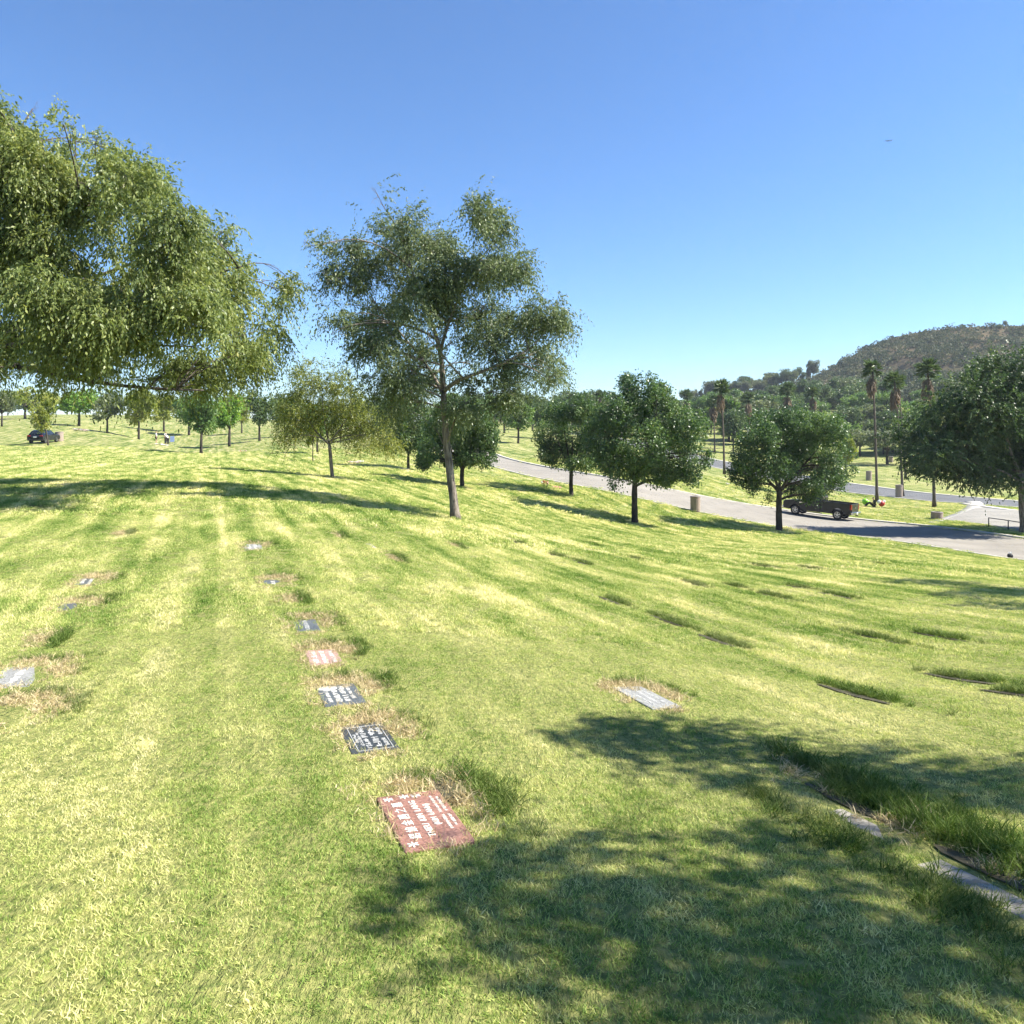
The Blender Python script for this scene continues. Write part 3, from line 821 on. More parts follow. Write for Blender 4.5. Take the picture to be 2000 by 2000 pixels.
left_limbs = [
    ([(-183, 935, 0), (-178, 860, 0), (-165, 790, 0), (-150, 730, 0)], 0.34, 0.24, True),
    ([(-150, 735, 1.2), (-100, 640, 0.8), (-40, 540, 0.2), (20, 440, 0), (28, 360, 0), (20, 290, 0)], 0.20, 0.03, False),
    ([(-150, 735, 1.2), (-60, 712, 0), (40, 712, -1.0), (110, 724, -1.2), (200, 748, -1.2), (300, 762, -1.0), (420, 765, -0.8)], 0.13, 0.022, False),
    ([(-120, 690, 1.0), (0, 640, 0), (120, 600, 0.4), (240, 570, 0.6), (360, 540, 0.4), (460, 520, 0.2)], 0.13, 0.025, False),
    ([(20, 440, 0), (50, 420, -0.8), (90, 425, -1.2), (160, 420, -1.2), (260, 420, -0.6)], 0.09, 0.02, False),
    ([(-60, 712, 0), (60, 690, -1.6), (200, 680, -2.2), (330, 690, -2.4), (430, 690, -1.8)], 0.08, 0.02, False),
    ([(-60, 580, 0.4), (80, 520, 2.2), (200, 470, 2.4), (300, 430, 1.8)], 0.10, 0.02, False)]
elm('huge spreading elm with sunlit weeping foliage and low sweeping limb over the lawn', BL, Z, left_limbs, left_lobes, ELM_L, 30000, shrink=0.9, up=0.45, per=16, clus=0.17, fr=(1.5, 3.4), L=0.5, nl=13, droop=1.0, leaf=0.11, wd=0.042, twigs=4, r_lobe=0.035, gap=0.46, bright=0.05, spread=3.4, lift=0.2, bark=M_BARK_MID)

# ---- dark elm on the right, beside the road
B = hit(2000, 1040); Z = B[1]
right_lobes = [(1870, 770, 40, 35), (1935, 745, 45, 45), (1985, 735, 45, 45), (1840, 810, 45, 40), (1910, 800, 55, 50), (1980, 800, 60, 55), (1810, 850, 45, 40), (1870, 860, 60, 55), (1950, 870, 65, 60), (2010, 860, 60, 60), (1797, 885, 30, 28), (1845, 898, 50, 34), (1910, 908, 55, 36), (1975, 915, 50, 32), (1830, 922, 28, 15), (1915, 936, 32, 14), (1965, 942, 28, 14), (2040, 800, 60, 70), (2080, 880, 70, 80), (2050, 925, 60, 40), (2100, 780, 60, 60), (2150, 860, 60, 70)]
right_limbs = [([(2000, 1040, 0), (1997, 1000, 0), (1995, 960, 0), (1993, 925, 0)], 0.22, 0.17, True), ([(1993, 930, 0), (1975, 890, 0), (1960, 830, 0), (1950, 770, 0)], 0.12, 0.03, False), ([(1993, 940, 0), (1950, 920, -0.5), (1900, 905, -0.8), (1850, 895, -0.8)], 0.10, 0.025, False), ([(1993, 930, 0), (2020, 880, 0.5), (2060, 830, 0.5)], 0.12, 0.03, False)]
elm('dense dark elm with yellow-tipped shoots and thick trunk shading the road', B, Z, right_limbs, right_lobes, ELM_R, 10500, clus=0.3, shrink=0.95, L=0.7, nl=13, droop=0.5, leaf=0.16, wd=0.085, twigs=4, r_lobe=0.06, gap=0.18, spread=2.2, lift=0.5)

# ---- yellowish young elm left of the tall one
B = hit(650, 934); Z = B[1]
y_lobes = [(605, 745, 28, 32), (600, 725, 14, 18), (645, 750, 36, 36), (680, 775, 34, 38), (585, 790, 34, 34), (640, 795, 45, 36), (565, 815, 30, 36), (700, 815, 34, 36), (605, 825, 38, 28), (670, 830, 40, 28), (735, 830, 36, 34), (755, 855, 28, 24), (575, 850, 24, 24), (715, 860, 28, 20), (625, 845, 20, 16)]
y_limbs = [([(650, 934, 0), (647, 910, 0), (645, 885, 0), (643, 866, 0)], 0.10, 0.085, True), ([(643, 868, 0), (625, 852, 0.1), (608, 835, 0.2), (595, 800, 0.3)], 0.06, 0.018, False), ([(643, 866, 0), (655, 850, -0.1), (670, 832, -0.2), (690, 800, -0.2)], 0.06, 0.018, False), ([(643, 868, 0), (638, 850, 0.2), (630, 820, 0.3), (625, 770, 0.4)], 0.055, 0.015, False)]
elm('small young elm with forked trunk and yellowing drooping leaves', B, Z, y_limbs, y_lobes, ELM_Y, 3300, clus=0.2, L=0.55, nl=12, droop=1.0, leaf=0.10, wd=0.045, twigs=5, r_lobe=0.035, gap=0.3, spread=0.8)

# ---- round dark broadleaf trees along the road
def btree(label, uv, lobes, fork, r0, n, leaf=0.13, fan=None, gap=0.22, **kw):
    B = hit(*uv); Z = B[1]
    u, v = uv
    cu = np.mean([l[0] for l in lobes]); top = min(l[1] for l in lobes)
    fk = fork
    limbs = [([(u, v, 0), (u - 1, (v + fk) / 2, 0), (u, fk, 0)], r0, r0 * 0.8, True)]
    w = max(l[0] for l in lobes) - min(l[0] for l in lobes)
    for a, dz in ((-0.36, 0.4), (-0.16, -0.6), (0.05, 0.5), (0.22, -0.4), (0.4, 0.3)):
        e = u + a * w
        limbs.append(([(u, fk + 3, 0), (u + (e - u) * 0.35, fk - 0.18 * (fk - top), dz * 0.4), (e, fk - 0.6 * (fk - top), dz)], r0 * 0.5, r0 * 0.15, False))
    return broad(label, B, Z, limbs, lobes, n, leaf=leaf, gap=gap, r_lobe=r0 * 0.28, **kw)

btree('dark green round-crowned tree with upright top shoots, standing behind the road bin', (1240, 1023),
      [(1228, 765, 18, 34), (1226, 742, 8, 14), (1262, 765, 16, 32), (1293, 780, 22, 32), (1190, 800, 30, 32), (1225, 815, 42, 40), (1290, 820, 48, 42), (1335, 840, 38, 48), (1180, 850, 42, 45), (1245, 865, 55, 45), (1310, 880, 52, 45), (1360, 880, 28, 40), (1190, 895, 36, 30), (1220, 915, 45, 25), (1290, 920, 50, 28), (1340, 925, 26, 26), (1198, 935, 12, 22), (1305, 945, 16, 14)], 938, 0.19, 3300, twigs=5)
btree('broad round dark tree with many-stemmed fork beside the parked pickup', (1522, 1037),
      [(1500, 830, 40, 32), (1550, 825, 45, 30), (1600, 840, 40, 32), (1470, 855, 40, 38), (1530, 860, 50, 40), (1590, 875, 50, 40), (1445, 890, 28, 32), (1500, 905, 45, 30), (1560, 910, 45, 32), (1625, 900, 35, 38), (1450, 925, 22, 24), (1475, 945, 20, 20), (1590, 940, 40, 26), (1640, 920, 24, 32), (1600, 968, 28, 14), (1570, 962, 25, 16), (1505, 975, 7, 14)], 958, 0.21, 3300)
btree('compact dark tree on the lawn between the road bend and the tall elm', (903, 951),
      [(880, 800, 36, 28), (925, 805, 36, 30), (860, 845, 38, 34), (905, 850, 42, 36), (948, 850, 30, 36), (840, 880, 24, 26), (885, 890, 40, 22), (935, 890, 36, 22), (832, 900, 10, 14)], 915, 0.15, 2100)
btree('small dark tree with pale orange flowers left near its foot', (1116, 967),
      [(1090, 810, 32, 30), (1130, 800, 32, 30), (1165, 825, 28, 36), (1075, 850, 32, 36), (1115, 855, 42, 38), (1155, 870, 32, 36), (1085, 890, 34, 22), (1130, 900, 36, 18)], 918, 0.15, 2000)
btree('narrow dark tree on the open lawn behind the yellowing elm', (798, 916),
      [(795, 795, 34, 30), (815, 825, 34, 36), (775, 830, 26, 34), (800, 860, 36, 24), (770, 865, 16, 18), (832, 860, 18, 22)], 886, 0.12, 1300, leaf=0.15)

# ---- trees beyond the right edge of the picture: only their shade reaches the lawn
def shade_tree(label, x, y, h, lobes, n, seed):
    B = np.array([x, y, gz(x, y)])
    t = empty('elm_tree', B); tag(t, label, 'tree')
    lob = np.array(lobes, float)
    lim = [(np.array([[0, 0, -0.1], [0.05, 0, 1.2], [0, 0.05, 2.4]]), 0.12, 0.07, True)] + [(np.array([[0, 0.05, 2.3], [l[0] * 0.4, l[1] * 0.4, 2.4 + (l[2] - 2.4) * 0.6], [l[0], l[1], l[2]]]), 0.022, 0.008, False) for l in lob[:5]]
    link_mesh('trunk', wood(lim, lob, 3, 0.012).mesh('trunk'), M_BARK_ELM, t)
    p, d, r, k = sample_lobes(lob, int(n * 1.6))
    f = wave(p, seed, 1.5) + 0.6 * wave(p, seed + 1, 3.6)
    kp = f > np.quantile(f, 0.5); p, d = p[kp], d[kp]
    c, ld = spray_leaves(p, unit(d + np.array([0, 0, 0.2])), 0.5, 12, 0.8, 0.07, 0.03, 1)
    link_mesh('crown', leaves_mesh('crown', c, ld, 0.085, 0.05, 0.45 + 0.15 * rng.randn(len(c))), ELM_L, t)
    return t
# ------------------------------------------------------------------ smaller trees far off: a few shapes, each copied
def far_shape(seed, kind='round'):
    """unit tree, height 1: (trunk mesh, crown mesh)"""
    global rng
    keep = rng; rng = np.random.RandomState(seed)
    lob = []
    if kind == 'round':
        for _ in range(11):
            a = rng.rand() * 6.28; rr_ = 0.24 * rng.rand() ** 0.6
            lob.append((rr_ * math.cos(a), rr_ * math.sin(a), 0.46 + 0.42 * rng.rand(), 0.17 + 0.06 * rng.rand(), 0.17, 0.13 + 0.04 * rng.rand()))
    elif kind == 'loose':
        for _ in range(13):
            a = rng.rand() * 6.28; rr_ = 0.32 * rng.rand() ** 0.5
            lob.append((rr_ * math.cos(a), rr_ * math.sin(a), 0.40 + 0.50 * rng.rand(), 0.12 + 0.07 * rng.rand(), 0.13, 0.11 + 0.05 * rng.rand()))
    elif kind == 'wide':
        for _ in range(13):
            a = rng.rand() * 6.28; rr_ = 0.48 * rng.rand() ** 0.5
            lob.append((rr_ * math.cos(a), rr_ * math.sin(a), 0.42 + 0.40 * rng.rand() * (1 - rr_), 0.20, 0.20, 0.14))
    else:  # upright
        for i_ in range(10):
            a = rng.rand() * 6.28; zz = 0.28 + 0.62 * i_ / 9; rr_ = 0.10 * rng.rand()
            lob.append((rr_ * math.cos(a), rr_ * math.sin(a), zz, 0.15 * (1.1 - 0.75 * (zz - 0.28) / 0.62), 0.14, 0.12))
    lob = np.array(lob)
    zt = 0.36 if kind != 'wide' else 0.32
    tb = TB()
    tb.tube(densify([(0, 0, -0.03), (0.01, 0.0, zt * 0.5), (0, 0.01, zt), (0.01, 0, 0.6)], 8), np.linspace(0.03, 0.012, 8), 7, rough=0.04)
    for L in lob[:8]: tb.tube(bez((0, 0, zt * 0.9), (L[0] * 0.4, L[1] * 0.4, (zt + L[2]) / 2 + 0.05), L[:3], 5), np.linspace(0.014, 0.004, 5), 4, cap=False)
    tm = tb.mesh('trunk')
    p, d, r, k = sample_lobes(lob, 620, 0.36)
    f = wave(p, seed, 14) ; kp = f > np.quantile(f, 0.16); p, d = p[kp], d[kp]
    per = 8; n = len(p) * per
    c = (p[:, None] + rng.randn(len(p), per, 3) * 0.024).reshape(-1, 3)
    dd = np.repeat(d, per, 0) * 0.7 + rng.randn(n, 3) * 0.7 + np.array([0, 0, -0.3])
    ln = 0.042 * (0.6 + 0.8 * rng.rand(n))
    tone = np.repeat(0.5 + 0.2 * wave(p, seed + 5, 9), per) + 0.15 * rng.randn(n)
    cm = leaves_mesh('crown', c, dd, ln, ln * 0.75, tone)
    rng = keep
    return tm, cm
SHAPES = {k: [far_shape(100 + 7 * i_ + h_, k) for i_ in range(3)] for h_, k in enumerate(('round', 'loose', 'wide', 'upright'))}
for k_ in SHAPES:
    for tm, cm in SHAPES[k_]:
        tm.materials.append(M_BARK_DARK); cm.materials.append(FAR_G)
def far_tree(base, h, kind, mat, label, idx=0, wide=1.0, group=None, name='lawn_tree', lean=0.0):
    tm, cm = SHAPES[kind][idx % 3]
    t = empty(name, base, rng.rand() * 6.28)
    t.scale = (h * wide, h * wide, h)
    t.rotation_euler = (0, lean, 0) if lean else (0, 0, rng.rand() * 6.28)
    tag(t, label, 'tree', group)
    a = link_mesh('trunk', tm, None, t)
    c = link_mesh('crown', cm, None, t)
    c.material_slots[0].link = 'OBJECT'; c.material_slots[0].material = mat
    return t
def lawn_tree(u, v, vtop, ru, kind, mat, label, idx=0, lean=0.0, tu=None, group=None):
    B = hit(u, v); Z = B[1]; h = (v - vtop) * Z / FPX
    rad = {'round': 0.40, 'loose': 0.44, 'wide': 0.60, 'upright': 0.25}[kind]
    return far_tree(B, h, kind, mat, label, idx, (ru * Z / FPX) / (rad * h), group, lean=lean)

lawn_tree(4, 833, 760, 26, 'round', FAR_S, 'grey-green tree standing uphill of the dark car', 0)
lawn_tree(49, 818, 748, 52, 'wide', FAR_Y, 'wide pale yellow-green tree on the crest beyond the dark car', 1)
lawn_tree(94, 870, 782, 27, 'round', FAR_Y, 'small bright yellow-green tree leaning in front of the dark car', 2, lean=-0.16)
lawn_tree(154, 832, 757, 38, 'round', FAR_B, 'bright green round tree above the white flower bed', 0)
lawn_tree(209, 846, 772, 34, 'loose', FAR_S, 'thin-trunked greyish tree right of the white flower bed', 1)
lawn_tree(271, 858, 755, 36, 'loose', FAR_Y, 'tall yellow-green tree just uphill of the standing family', 2)
lawn_tree(320, 843, 770, 32, 'loose', FAR_Y, 'yellow-green tree directly behind the standing family', 0)
lawn_tree(369, 850, 776, 36, 'round', FAR_G, 'mid green tree shading behind the darker lawn tree', 1)
lawn_tree(393, 886, 765, 44, 'round', FAR_G, 'green round tree on the lawn downhill of the standing family', 2)
lawn_tree(448, 872, 765, 42, 'round', FAR_B, 'full bright green tree with leafy skirt and short trunk', 0)
lawn_tree(472, 846, 782, 22, 'round', FAR_Y, 'yellow tree half hidden behind the full bright green tree', 1)
lawn_tree(507, 861, 764, 34, 'round', FAR_D, 'deep green domed tree between the bright tree and the young elm', 2)
lawn_tree(557, 853, 765, 34, 'loose', FAR_D, 'dark open tree partly behind the young yellowing elm', 0)
lawn_tree(611, 902, 812, 17, 'loose', FAR_Y, 'thin sapling growing just left of the young yellowing elm', 1)
lawn_tree(620, 884, 790, 30, 'round', FAR_G, 'tree whose trunk shows behind the thin sapling', 2)
lawn_tree(665, 861, 785, 24, 'round', FAR_D, 'small far tree seen under the young elm', 0)
lawn_tree(697, 864, 780, 26, 'round', FAR_Y, 'pale far tree right of the young elm', 1)
lawn_tree(740, 850, 775, 26, 'round', FAR_D, 'dark far tree left of the tall elm', 2)
lawn_tree(770, 845, 778, 24, 'round', FAR_G, 'green far tree just behind the narrow dark tree', 2)
for q, (u, v, vt, ru) in enumerate([(985, 846, 775, 30), (1012, 866, 785, 34), (1040, 842, 778, 30), (955, 838, 776, 28), (1060, 858, 785, 28)]):
    lawn_tree(u, v, vt, ru, 'round', (FAR_D, FAR_G)[q % 2], 'dark round tree on the slope across the road bend', q, group='trees on the slope across the road bend')
lawn_tree(1432, 884, 800, 26, 'round', FAR_D, 'dark round tree behind the far road, close to the tall lone palm', 1)
lawn_tree(1733, 907, 820, 60, 'wide', FAR_S, 'wide grey-green tree on the lawn across the second road', 0)
lawn_tree(1672, 896, 835, 30, 'loose', FAR_S, 'loose grey tree on the lawn across the second road', 1)
lawn_tree(1652, 935, 848, 24, 'loose', FAR_Y, 'yellowing young tree behind the parked pickup', 2)

# wooded slope under the hill
SL = [FAR_D, FAR_G, FAR_D, FAR_S]
TONE = {'far_leaf_dark': 'dark green', 'far_leaf_green': 'mid green', 'far_leaf_grey': 'grey-green', 'far_leaf_yellow': 'yellowish'}
FORM = {'round': 'round-crowned', 'wide': 'wide-spreading', 'loose': 'open-crowned', 'upright': 'tall narrow'}
r_ = np.random.RandomState(5)
nb = 0
for u in np.arange(880, 2060, 15):
    for tier in range(5):
        uu = u + r_.uniform(-9, 9)
        Zt = [150, 180, 212, 240, 262][tier] + r_.uniform(-12, 12)
        X = (uu - U0) / FPX * Zt
        if uu < 1150 and tier < 2: continue
        if tier == 0 and (uu < 1400 or r_.rand() < 0.62): continue
        if tier == 1 and r_.rand() < 0.4: continue
        if 1570 < uu < 1640 and tier in (1, 2): continue
        if 1745 < uu < 1800 and tier in (2, 3, 4): continue
        if r_.rand() < 0.12: continue
        if road_mask(np.array([X]), np.array([Zt]))[0]: continue
        kd = ['round', 'wide', 'round', 'loose', 'upright'][r_.randint(5)]
        h = r_.uniform(6.5, 10.5) * (1.0 if kd != 'wide' else 0.8)
        mi = SL[r_.randint(4)]
        far_tree((X, Zt, gz(X, Zt) - 0.1), h, kd, mi, '%s %s tree in the wooded slope below the dry hill' % (TONE[mi.name], FORM[kd]), r_.randint(3), r_.uniform(0.95, 1.35), 'trees on the wooded slope', name='slope_tree')
        nb += 1
# crest of the lawn on the left, tops only
for u in np.arange(-60, 960, 26):
    uu = u + r_.uniform(-10, 10); Zt = r_.uniform(225, 285); X = (uu - U0) / FPX * Zt
    h_, kd, mi = r_.uniform(5.5, 8.5), ['round', 'loose'][r_.randint(2)], [FAR_G, FAR_D, FAR_Y, FAR_S][r_.randint(4)]
    far_tree((X, Zt, gz(X, Zt) - 0.2), h_, kd, mi, 'distant %s %s tree along the crest of the lawn' % (TONE[mi.name], FORM[kd]), r_.randint(3), r_.uniform(1.0, 1.4), 'distant trees along the lawn crest', name='crest_tree')
# trees standing along the ridge of the hill
for u in np.concatenate([np.arange(1330, 1590, 8), np.array([1612, 1640, 1668, 1790, 1802, 1870, 1880, 1945, 1955, 1962, 1975])]):
    uu = u + r_.uniform(-3, 3); p = hill_pt(uu, r_.uniform(0.9, 1.0))
    h_ = r_.uniform(6, 11) if uu < 1590 else r_.uniform(1.8, 3.6); kd = ['upright', 'round', 'loose'][r_.randint(3)]; mi = [FAR_D, FAR_S][r_.randint(2)]
    far_tree((p[0], p[1], p[2] - 0.4), h_, kd, mi, '%s %s tree on the %s' % (TONE[mi.name], FORM[kd], 'low wooded ridge beside the dry hill' if uu < 1600 else 'bare skyline of the dry hill'), r_.randint(3), r_.uniform(0.9, 1.3), 'trees on the hill skyline', name='ridge_tree')

# brush covering the hillside
cs = []; ds = []; ls = []; vs = []
def clump(p, rad, hgt, n):
    d = unit(r_.randn(n, 3)); d[:, 2] = np.abs(d[:, 2])
    c = p + d * np.array([rad, rad, hgt]) * (r_.rand(n, 1) ** 0.3)
    cs.append(c); ds.append(d + r_.randn(n, 3) * 0.5); ls.append(np.full(n, 0.75) * (0.6 + 0.8 * r_.rand(n)) * (0.7 + 0.12 * rad)); vs.append(np.full(n, 0.5 + 0.25 * r_.randn()) + 0.18 * r_.randn(n))
for _ in range(4200):
    u = r_.uniform(1250, 2250); t = r_.rand() ** 0.9 * 0.99
    p = hill_pt(u, t)
    f = fbm(p[0:1], p[1:2], 9)[0]
    if f < -0.25 and r_.rand() < 0.75 and u > 1600 and t > 0.4: continue
    rad = r_.uniform(0.9, 3.0) if t > 0.35 else r_.uniform(2.5, 5.0)
    clump(p, rad, rad * r_.uniform(0.7, 1.2), int(26 + 12 * rad))
cs = np.concatenate(cs); ds = np.concatenate(ds); ls = np.concatenate(ls); vs = np.concatenate(vs)
BRUSH = leaf_mat('hill_brush_leaf', [(0.0, (0.034, 0.054, 0.028)), (0.5, (0.070, 0.092, 0.044)), (1.0, (0.15, 0.15, 0.075))], 0.2, 0.7)
brush = link_mesh('hillside_brush', leaves_mesh('hillside_brush', cs, ds, ls, ls * 0.8, vs), BRUSH)
tag(brush, 'grey-green chaparral brush covering the dry hillside', 'brush', kind='stuff')

# ------------------------------------------------------------------ fan palms
def palm_shape(seed):
    r = np.random.RandomState(seed)
    def fan(dirs, ln_lo, ln_hi, droop, nb_, spread, val):
        C = []; D = []; Ls = []; V_ = []; 
        for d in dirs:
            L = r.uniform(ln_lo, ln_hi)
            d = unit(d); s = unit(np.cross(d, np.array([0, 0, 1.0]) + r.randn(3) * 0.1)); up = np.cross(s, d)
            pet = d * L * 0.45 + np.array([0, 0, -droop * 0.12 * L])
            for a in np.linspace(-spread, spread, nb_):
                bd = d * math.cos(a) + s * math.sin(a) + up * r.uniform(-0.1, 0.1) + np.array([0, 0, -droop * 0.5])
                C.append(pet); D.append(bd); Ls.append(L * 0.62 * (1 - 0.25 * abs(a) / spread)); V_.append(val + 0.16 * r.randn())
            C.append(np.zeros(3)); D.append(pet); Ls.append(np.linalg.norm(pet) * 1.05); V_.append(val)
        return np.array(C), np.array(D), np.array(Ls), np.array(V_)
    live = []
    for _ in range(44):
        a = r.rand() * 6.28; e = r.uniform(-0.75, 1.4)
        live.append((math.cos(a) * math.cos(e), math.sin(a) * math.cos(e), math.sin(e)))
    dead = []
    for _ in range(40):
        a = r.rand() * 6.28; e = r.uniform(-1.5, -0.95)
        dead.append((math.cos(a) * math.cos(e), math.sin(a) * math.cos(e), math.sin(e)))
    c, d, l, v = fan(np.array(live), 1.0, 1.55, 0.25, 12, 0.95, 0.5)
    cm = leaves_mesh('crown', c, d, l, 0.13, v)
    c2, d2, l2, v2 = fan(np.array(dead), 1.0, 1.6, 0.4, 10, 0.5, 0.5)
    c2 = c2 + np.stack([np.zeros(len(c2)), np.zeros(len(c2)), -0.3 - r.uniform(0, 1.5, len(c2))], 1)
    dm = leaves_mesh('dead_skirt', c2, d2, l2, 0.14, v2)
    return cm, dm
PALMS = [palm_shape(3), palm_shape(8)]
for cm, dm in PALMS: cm.materials.append(PALM_L); dm.materials.append(PALM_D)
def palm(u, v, vtop, label, du=0.0, idx=0, cw=1.0, group=None, Z=None, r0=0.145):
    B = hit(u, v) if Z is None else np.array([(u - U0) / FPX * Z, Z, 0.0])
    if Z is not None: B[2] = gz(B[0], Z)
    Z = B[1]
    top = P(u + du, vtop, Z) - B
    t = empty('fan_palm', B); tag(t, label, 'palm', group)
    tb = TB()
    q = bez((0, 0, -0.1), (top[0] * 0.25, 0, top[2] * 0.5), top, 14)
    rad = np.interp(np.linspace(0, 1, 14), [0, 0.06, 0.2, 1], [r0 * 1.6, r0 * 1.1, r0 * 0.85, r0 * 0.6])
    tb.tube(q, rad, 10, rough=0.03)
    link_mesh('trunk', tb.mesh('trunk'), M_BARK_PALM, t)
    cm, dm = PALMS[idx % 2]
    for nm, me in (('crown', cm), ('dead_skirt', dm)):
        x = link_mesh(nm, me, None, t, top); x.scale = (cw, cw, cw * 1.05); x.rotation_euler = (0, 0, rng.rand() * 6.28)
    return t
palm(1713, 980, 722, 'tall fan palm rising behind the person sitting on the grass', -9, 0, 0.9)
palm(1763, 969, 745, 'fan palm with a bin at its foot', -16, 1, 0.95)
palm(1769, 935, 748, 'slim fan palm just behind the palm with the bin', -16, 0, 0.9)
palm(1825, 991, 722, 'fan palm rising through the dark elm at the junction', -13, 1, 0.95)
palm(1415, 926, 757, 'lone tall fan palm with dark head before the second road', -7, 0, 0.92)
palm(1396, 884, 785, 'fan palm with brown ragged head across the second road', -3, 1, 1.15)
for q, (u, vt, Zp, cw) in enumerate([(1465, 778, 150, 1.2), (1540, 762, 140, 1.25), (1590, 768, 150, 1.2), (1118, 778, 175, 1.0), (1144, 780, 175, 1.0), (1174, 772, 165, 1.0), (1293, 758, 165, 1.1), (1344, 772, 160, 1.15), (1200, 775, 175, 1.0), (1240, 768, 180, 1.0)]):
    palm(u, 0, vt, 'distant fan palm head showing above the dark roadside trees' if u < 1360 else 'distant fan palm standing before the wooded ridge', -3, q, cw, 'distant fan palms', Z=Zp, r0=0.14)
# ------------------------------------------------------------------ flat grave markers set in the turf
def granite(name, c, speck=0.25, rough=0.45, scale=90):
    m, nt, out = new_mat(name)
    b = N(nt, 'ShaderNodeBsdfPrincipled'); b.inputs['Roughness'].default_value = rough
    tc = N(nt, 'ShaderNodeTexCoord')
    v = N(nt, 'ShaderNodeTexVoronoi'); v.inputs['Scale'].default_value = scale
    n = N(nt, 'ShaderNodeTexNoise'); n.inputs['Scale'].default_value = 9; n.inputs['Detail'].default_value = 6
    nt.links.new(tc.outputs['Object'], v.inputs['Vector']); nt.links.new(tc.outputs['Object'], n.inputs['Vector'])
    sep = N(nt, 'ShaderNodeSeparateColor'); nt.links.new(v.outputs['Color'], sep.inputs[0])
    mx = N(nt, 'ShaderNodeMath', operation='MULTIPLY_ADD'); mx.inputs[1].default_value = 0.5; nt.links.new(sep.outputs[0], mx.inputs[0])
    h = N(nt, 'ShaderNodeMath', operation='MULTIPLY'); h.inputs[1].default_value = 0.5; nt.links.new(n.outputs[0], h.inputs[0]); nt.links.new(h.outputs[0], mx.inputs[2])
    lo = [x * (1 - speck) for x in c]; hi = [min(0.9, x * (1 + speck) + 0.01) for x in c]
    nt.links.new(ramp(nt, mx.outputs[0], [(0.2, lo), (0.75, hi)]), b.inputs['Base Color'])
    nt.links.new(b.outputs[0], out.inputs[0]); return m
G_RED = granite('red_granite', (0.25, 0.125, 0.092), 0.35)
G_BLK = granite('black_granite', (0.035, 0.04, 0.043), 0.35, 0.4)
G_DGR = granite('dark_grey_granite', (0.085, 0.095, 0.10), 0.35)
G_GRY = granite('grey_granite', (0.22, 0.22, 0.21), 0.35, 0.8)
G_PNK = granite('pink_granite', (0.33, 0.21, 0.175), 0.3, 0.6)
G_CON = granite('weathered_concrete', (0.27, 0.245, 0.20), 0.3, 0.9, 40)
M_INK = simple_mat('white_lettering', (0.66, 0.63, 0.56), 0.85, var=0.3, scale=45)
M_INKG = simple_mat('grey_lettering', (0.46, 0.46, 0.44), 0.85, var=0.2, scale=30)

def frame_at(x, y):
    e = 0.15
    z = gz(x, y)
    X = np.array([ROWV[0], ROWV[1], (gz(x + ROWV[0] * e, y + ROWV[1] * e) - z) / e]); X /= np.linalg.norm(X)
    q = np.array([-ROWV[1], ROWV[0]])
    Y = np.array([q[0], q[1], (gz(x + q[0] * e, y + q[1] * e) - z) / e]); Y -= X * (X @ Y); Y /= np.linalg.norm(Y)
    Zv = np.cross(X, Y)
    return X, Y, Zv, z
def text_mesh(body, size, x, y, z=0.0, bold=0.0, sx=1.0):
    cu = bpy.data.curves.new('lettering', 'FONT'); cu.body = body; cu.size = size; cu.align_x = 'CENTER'; cu.align_y = 'CENTER'; cu.extrude = 0.0012; cu.offset = bold; cu.resolution_u = 2
    ob = bpy.data.objects.new('lettering', cu); col.objects.link(ob)
    dg = bpy.context.evaluated_depsgraph_get(); dg.update()
    me = bpy.data.meshes.new_from_object(ob.evaluated_get(dg))
    bpy.data.objects.remove(ob)
    for v in me.vertices: v.co = (v.co.x * sx + x, v.co.y + y, v.co.z + z)
    return me
def scribble(x0, x1, y, h, rnd, z, gap=0.15, fill=0.6):
    """rows of small worn strokes where the inscription is too small to read"""
    bm = bmesh.new(); x = x0
    while x < x1:
        if rnd.rand() < gap: x += h * 0.6
        w = h * (0.35 + 0.4 * rnd.rand())
        for _ in range(3):
            if rnd.rand() < 0.5: add_box(bm, (x + w * rnd.rand(), y + h * (rnd.rand() - 0.5) * 0.2, z), (h * 0.16, h * (0.6 + 0.4 * rnd.rand()), 0.003))
            else: add_box(bm, (x + w * 0.5, y + h * (rnd.rand() - 0.5) * 0.8, z), (w, h * 0.17, 0.003))
        x += w + h * 0.22
    return bm
PITS = []      # (x, y, half length, half width) kept free of grass, in the row frame
TALL = []      # taller grass hanging over an edge
STRAW = []     # dead grass
def marker(u, v, label, mat, L=0.58, W=0.29, sink=0.008, pit=(0.93, 0.86), group=None, tilt=0.0):
    c = hit(u, v)
    X, Y, Zv, z = frame_at(c[0], c[1])
    t = empty('grave_marker', (c[0], c[1], z - sink))
    M = Matrix(((X[0], Y[0], Zv[0]), (X[1], Y[1], Zv[1]), (X[2], Y[2], Zv[2])))
    if tilt: M = M @ Matrix.Rotation(tilt, 3, 'X')
    t.rotation_euler = M.to_euler()
    tag(t, label, 'grave marker', group)
    bm = bmesh.new(); add_box(bm, (0, 0, -0.03), (L, W, 0.085))
    bm_obj('stone', bm, mat, t, bevel=0.006)
    PITS.append((c[0], c[1], L / 2 * pit[0], W / 2 * pit[1]))
    return t, 0.0135, c
rnd = np.random.RandomState(3)
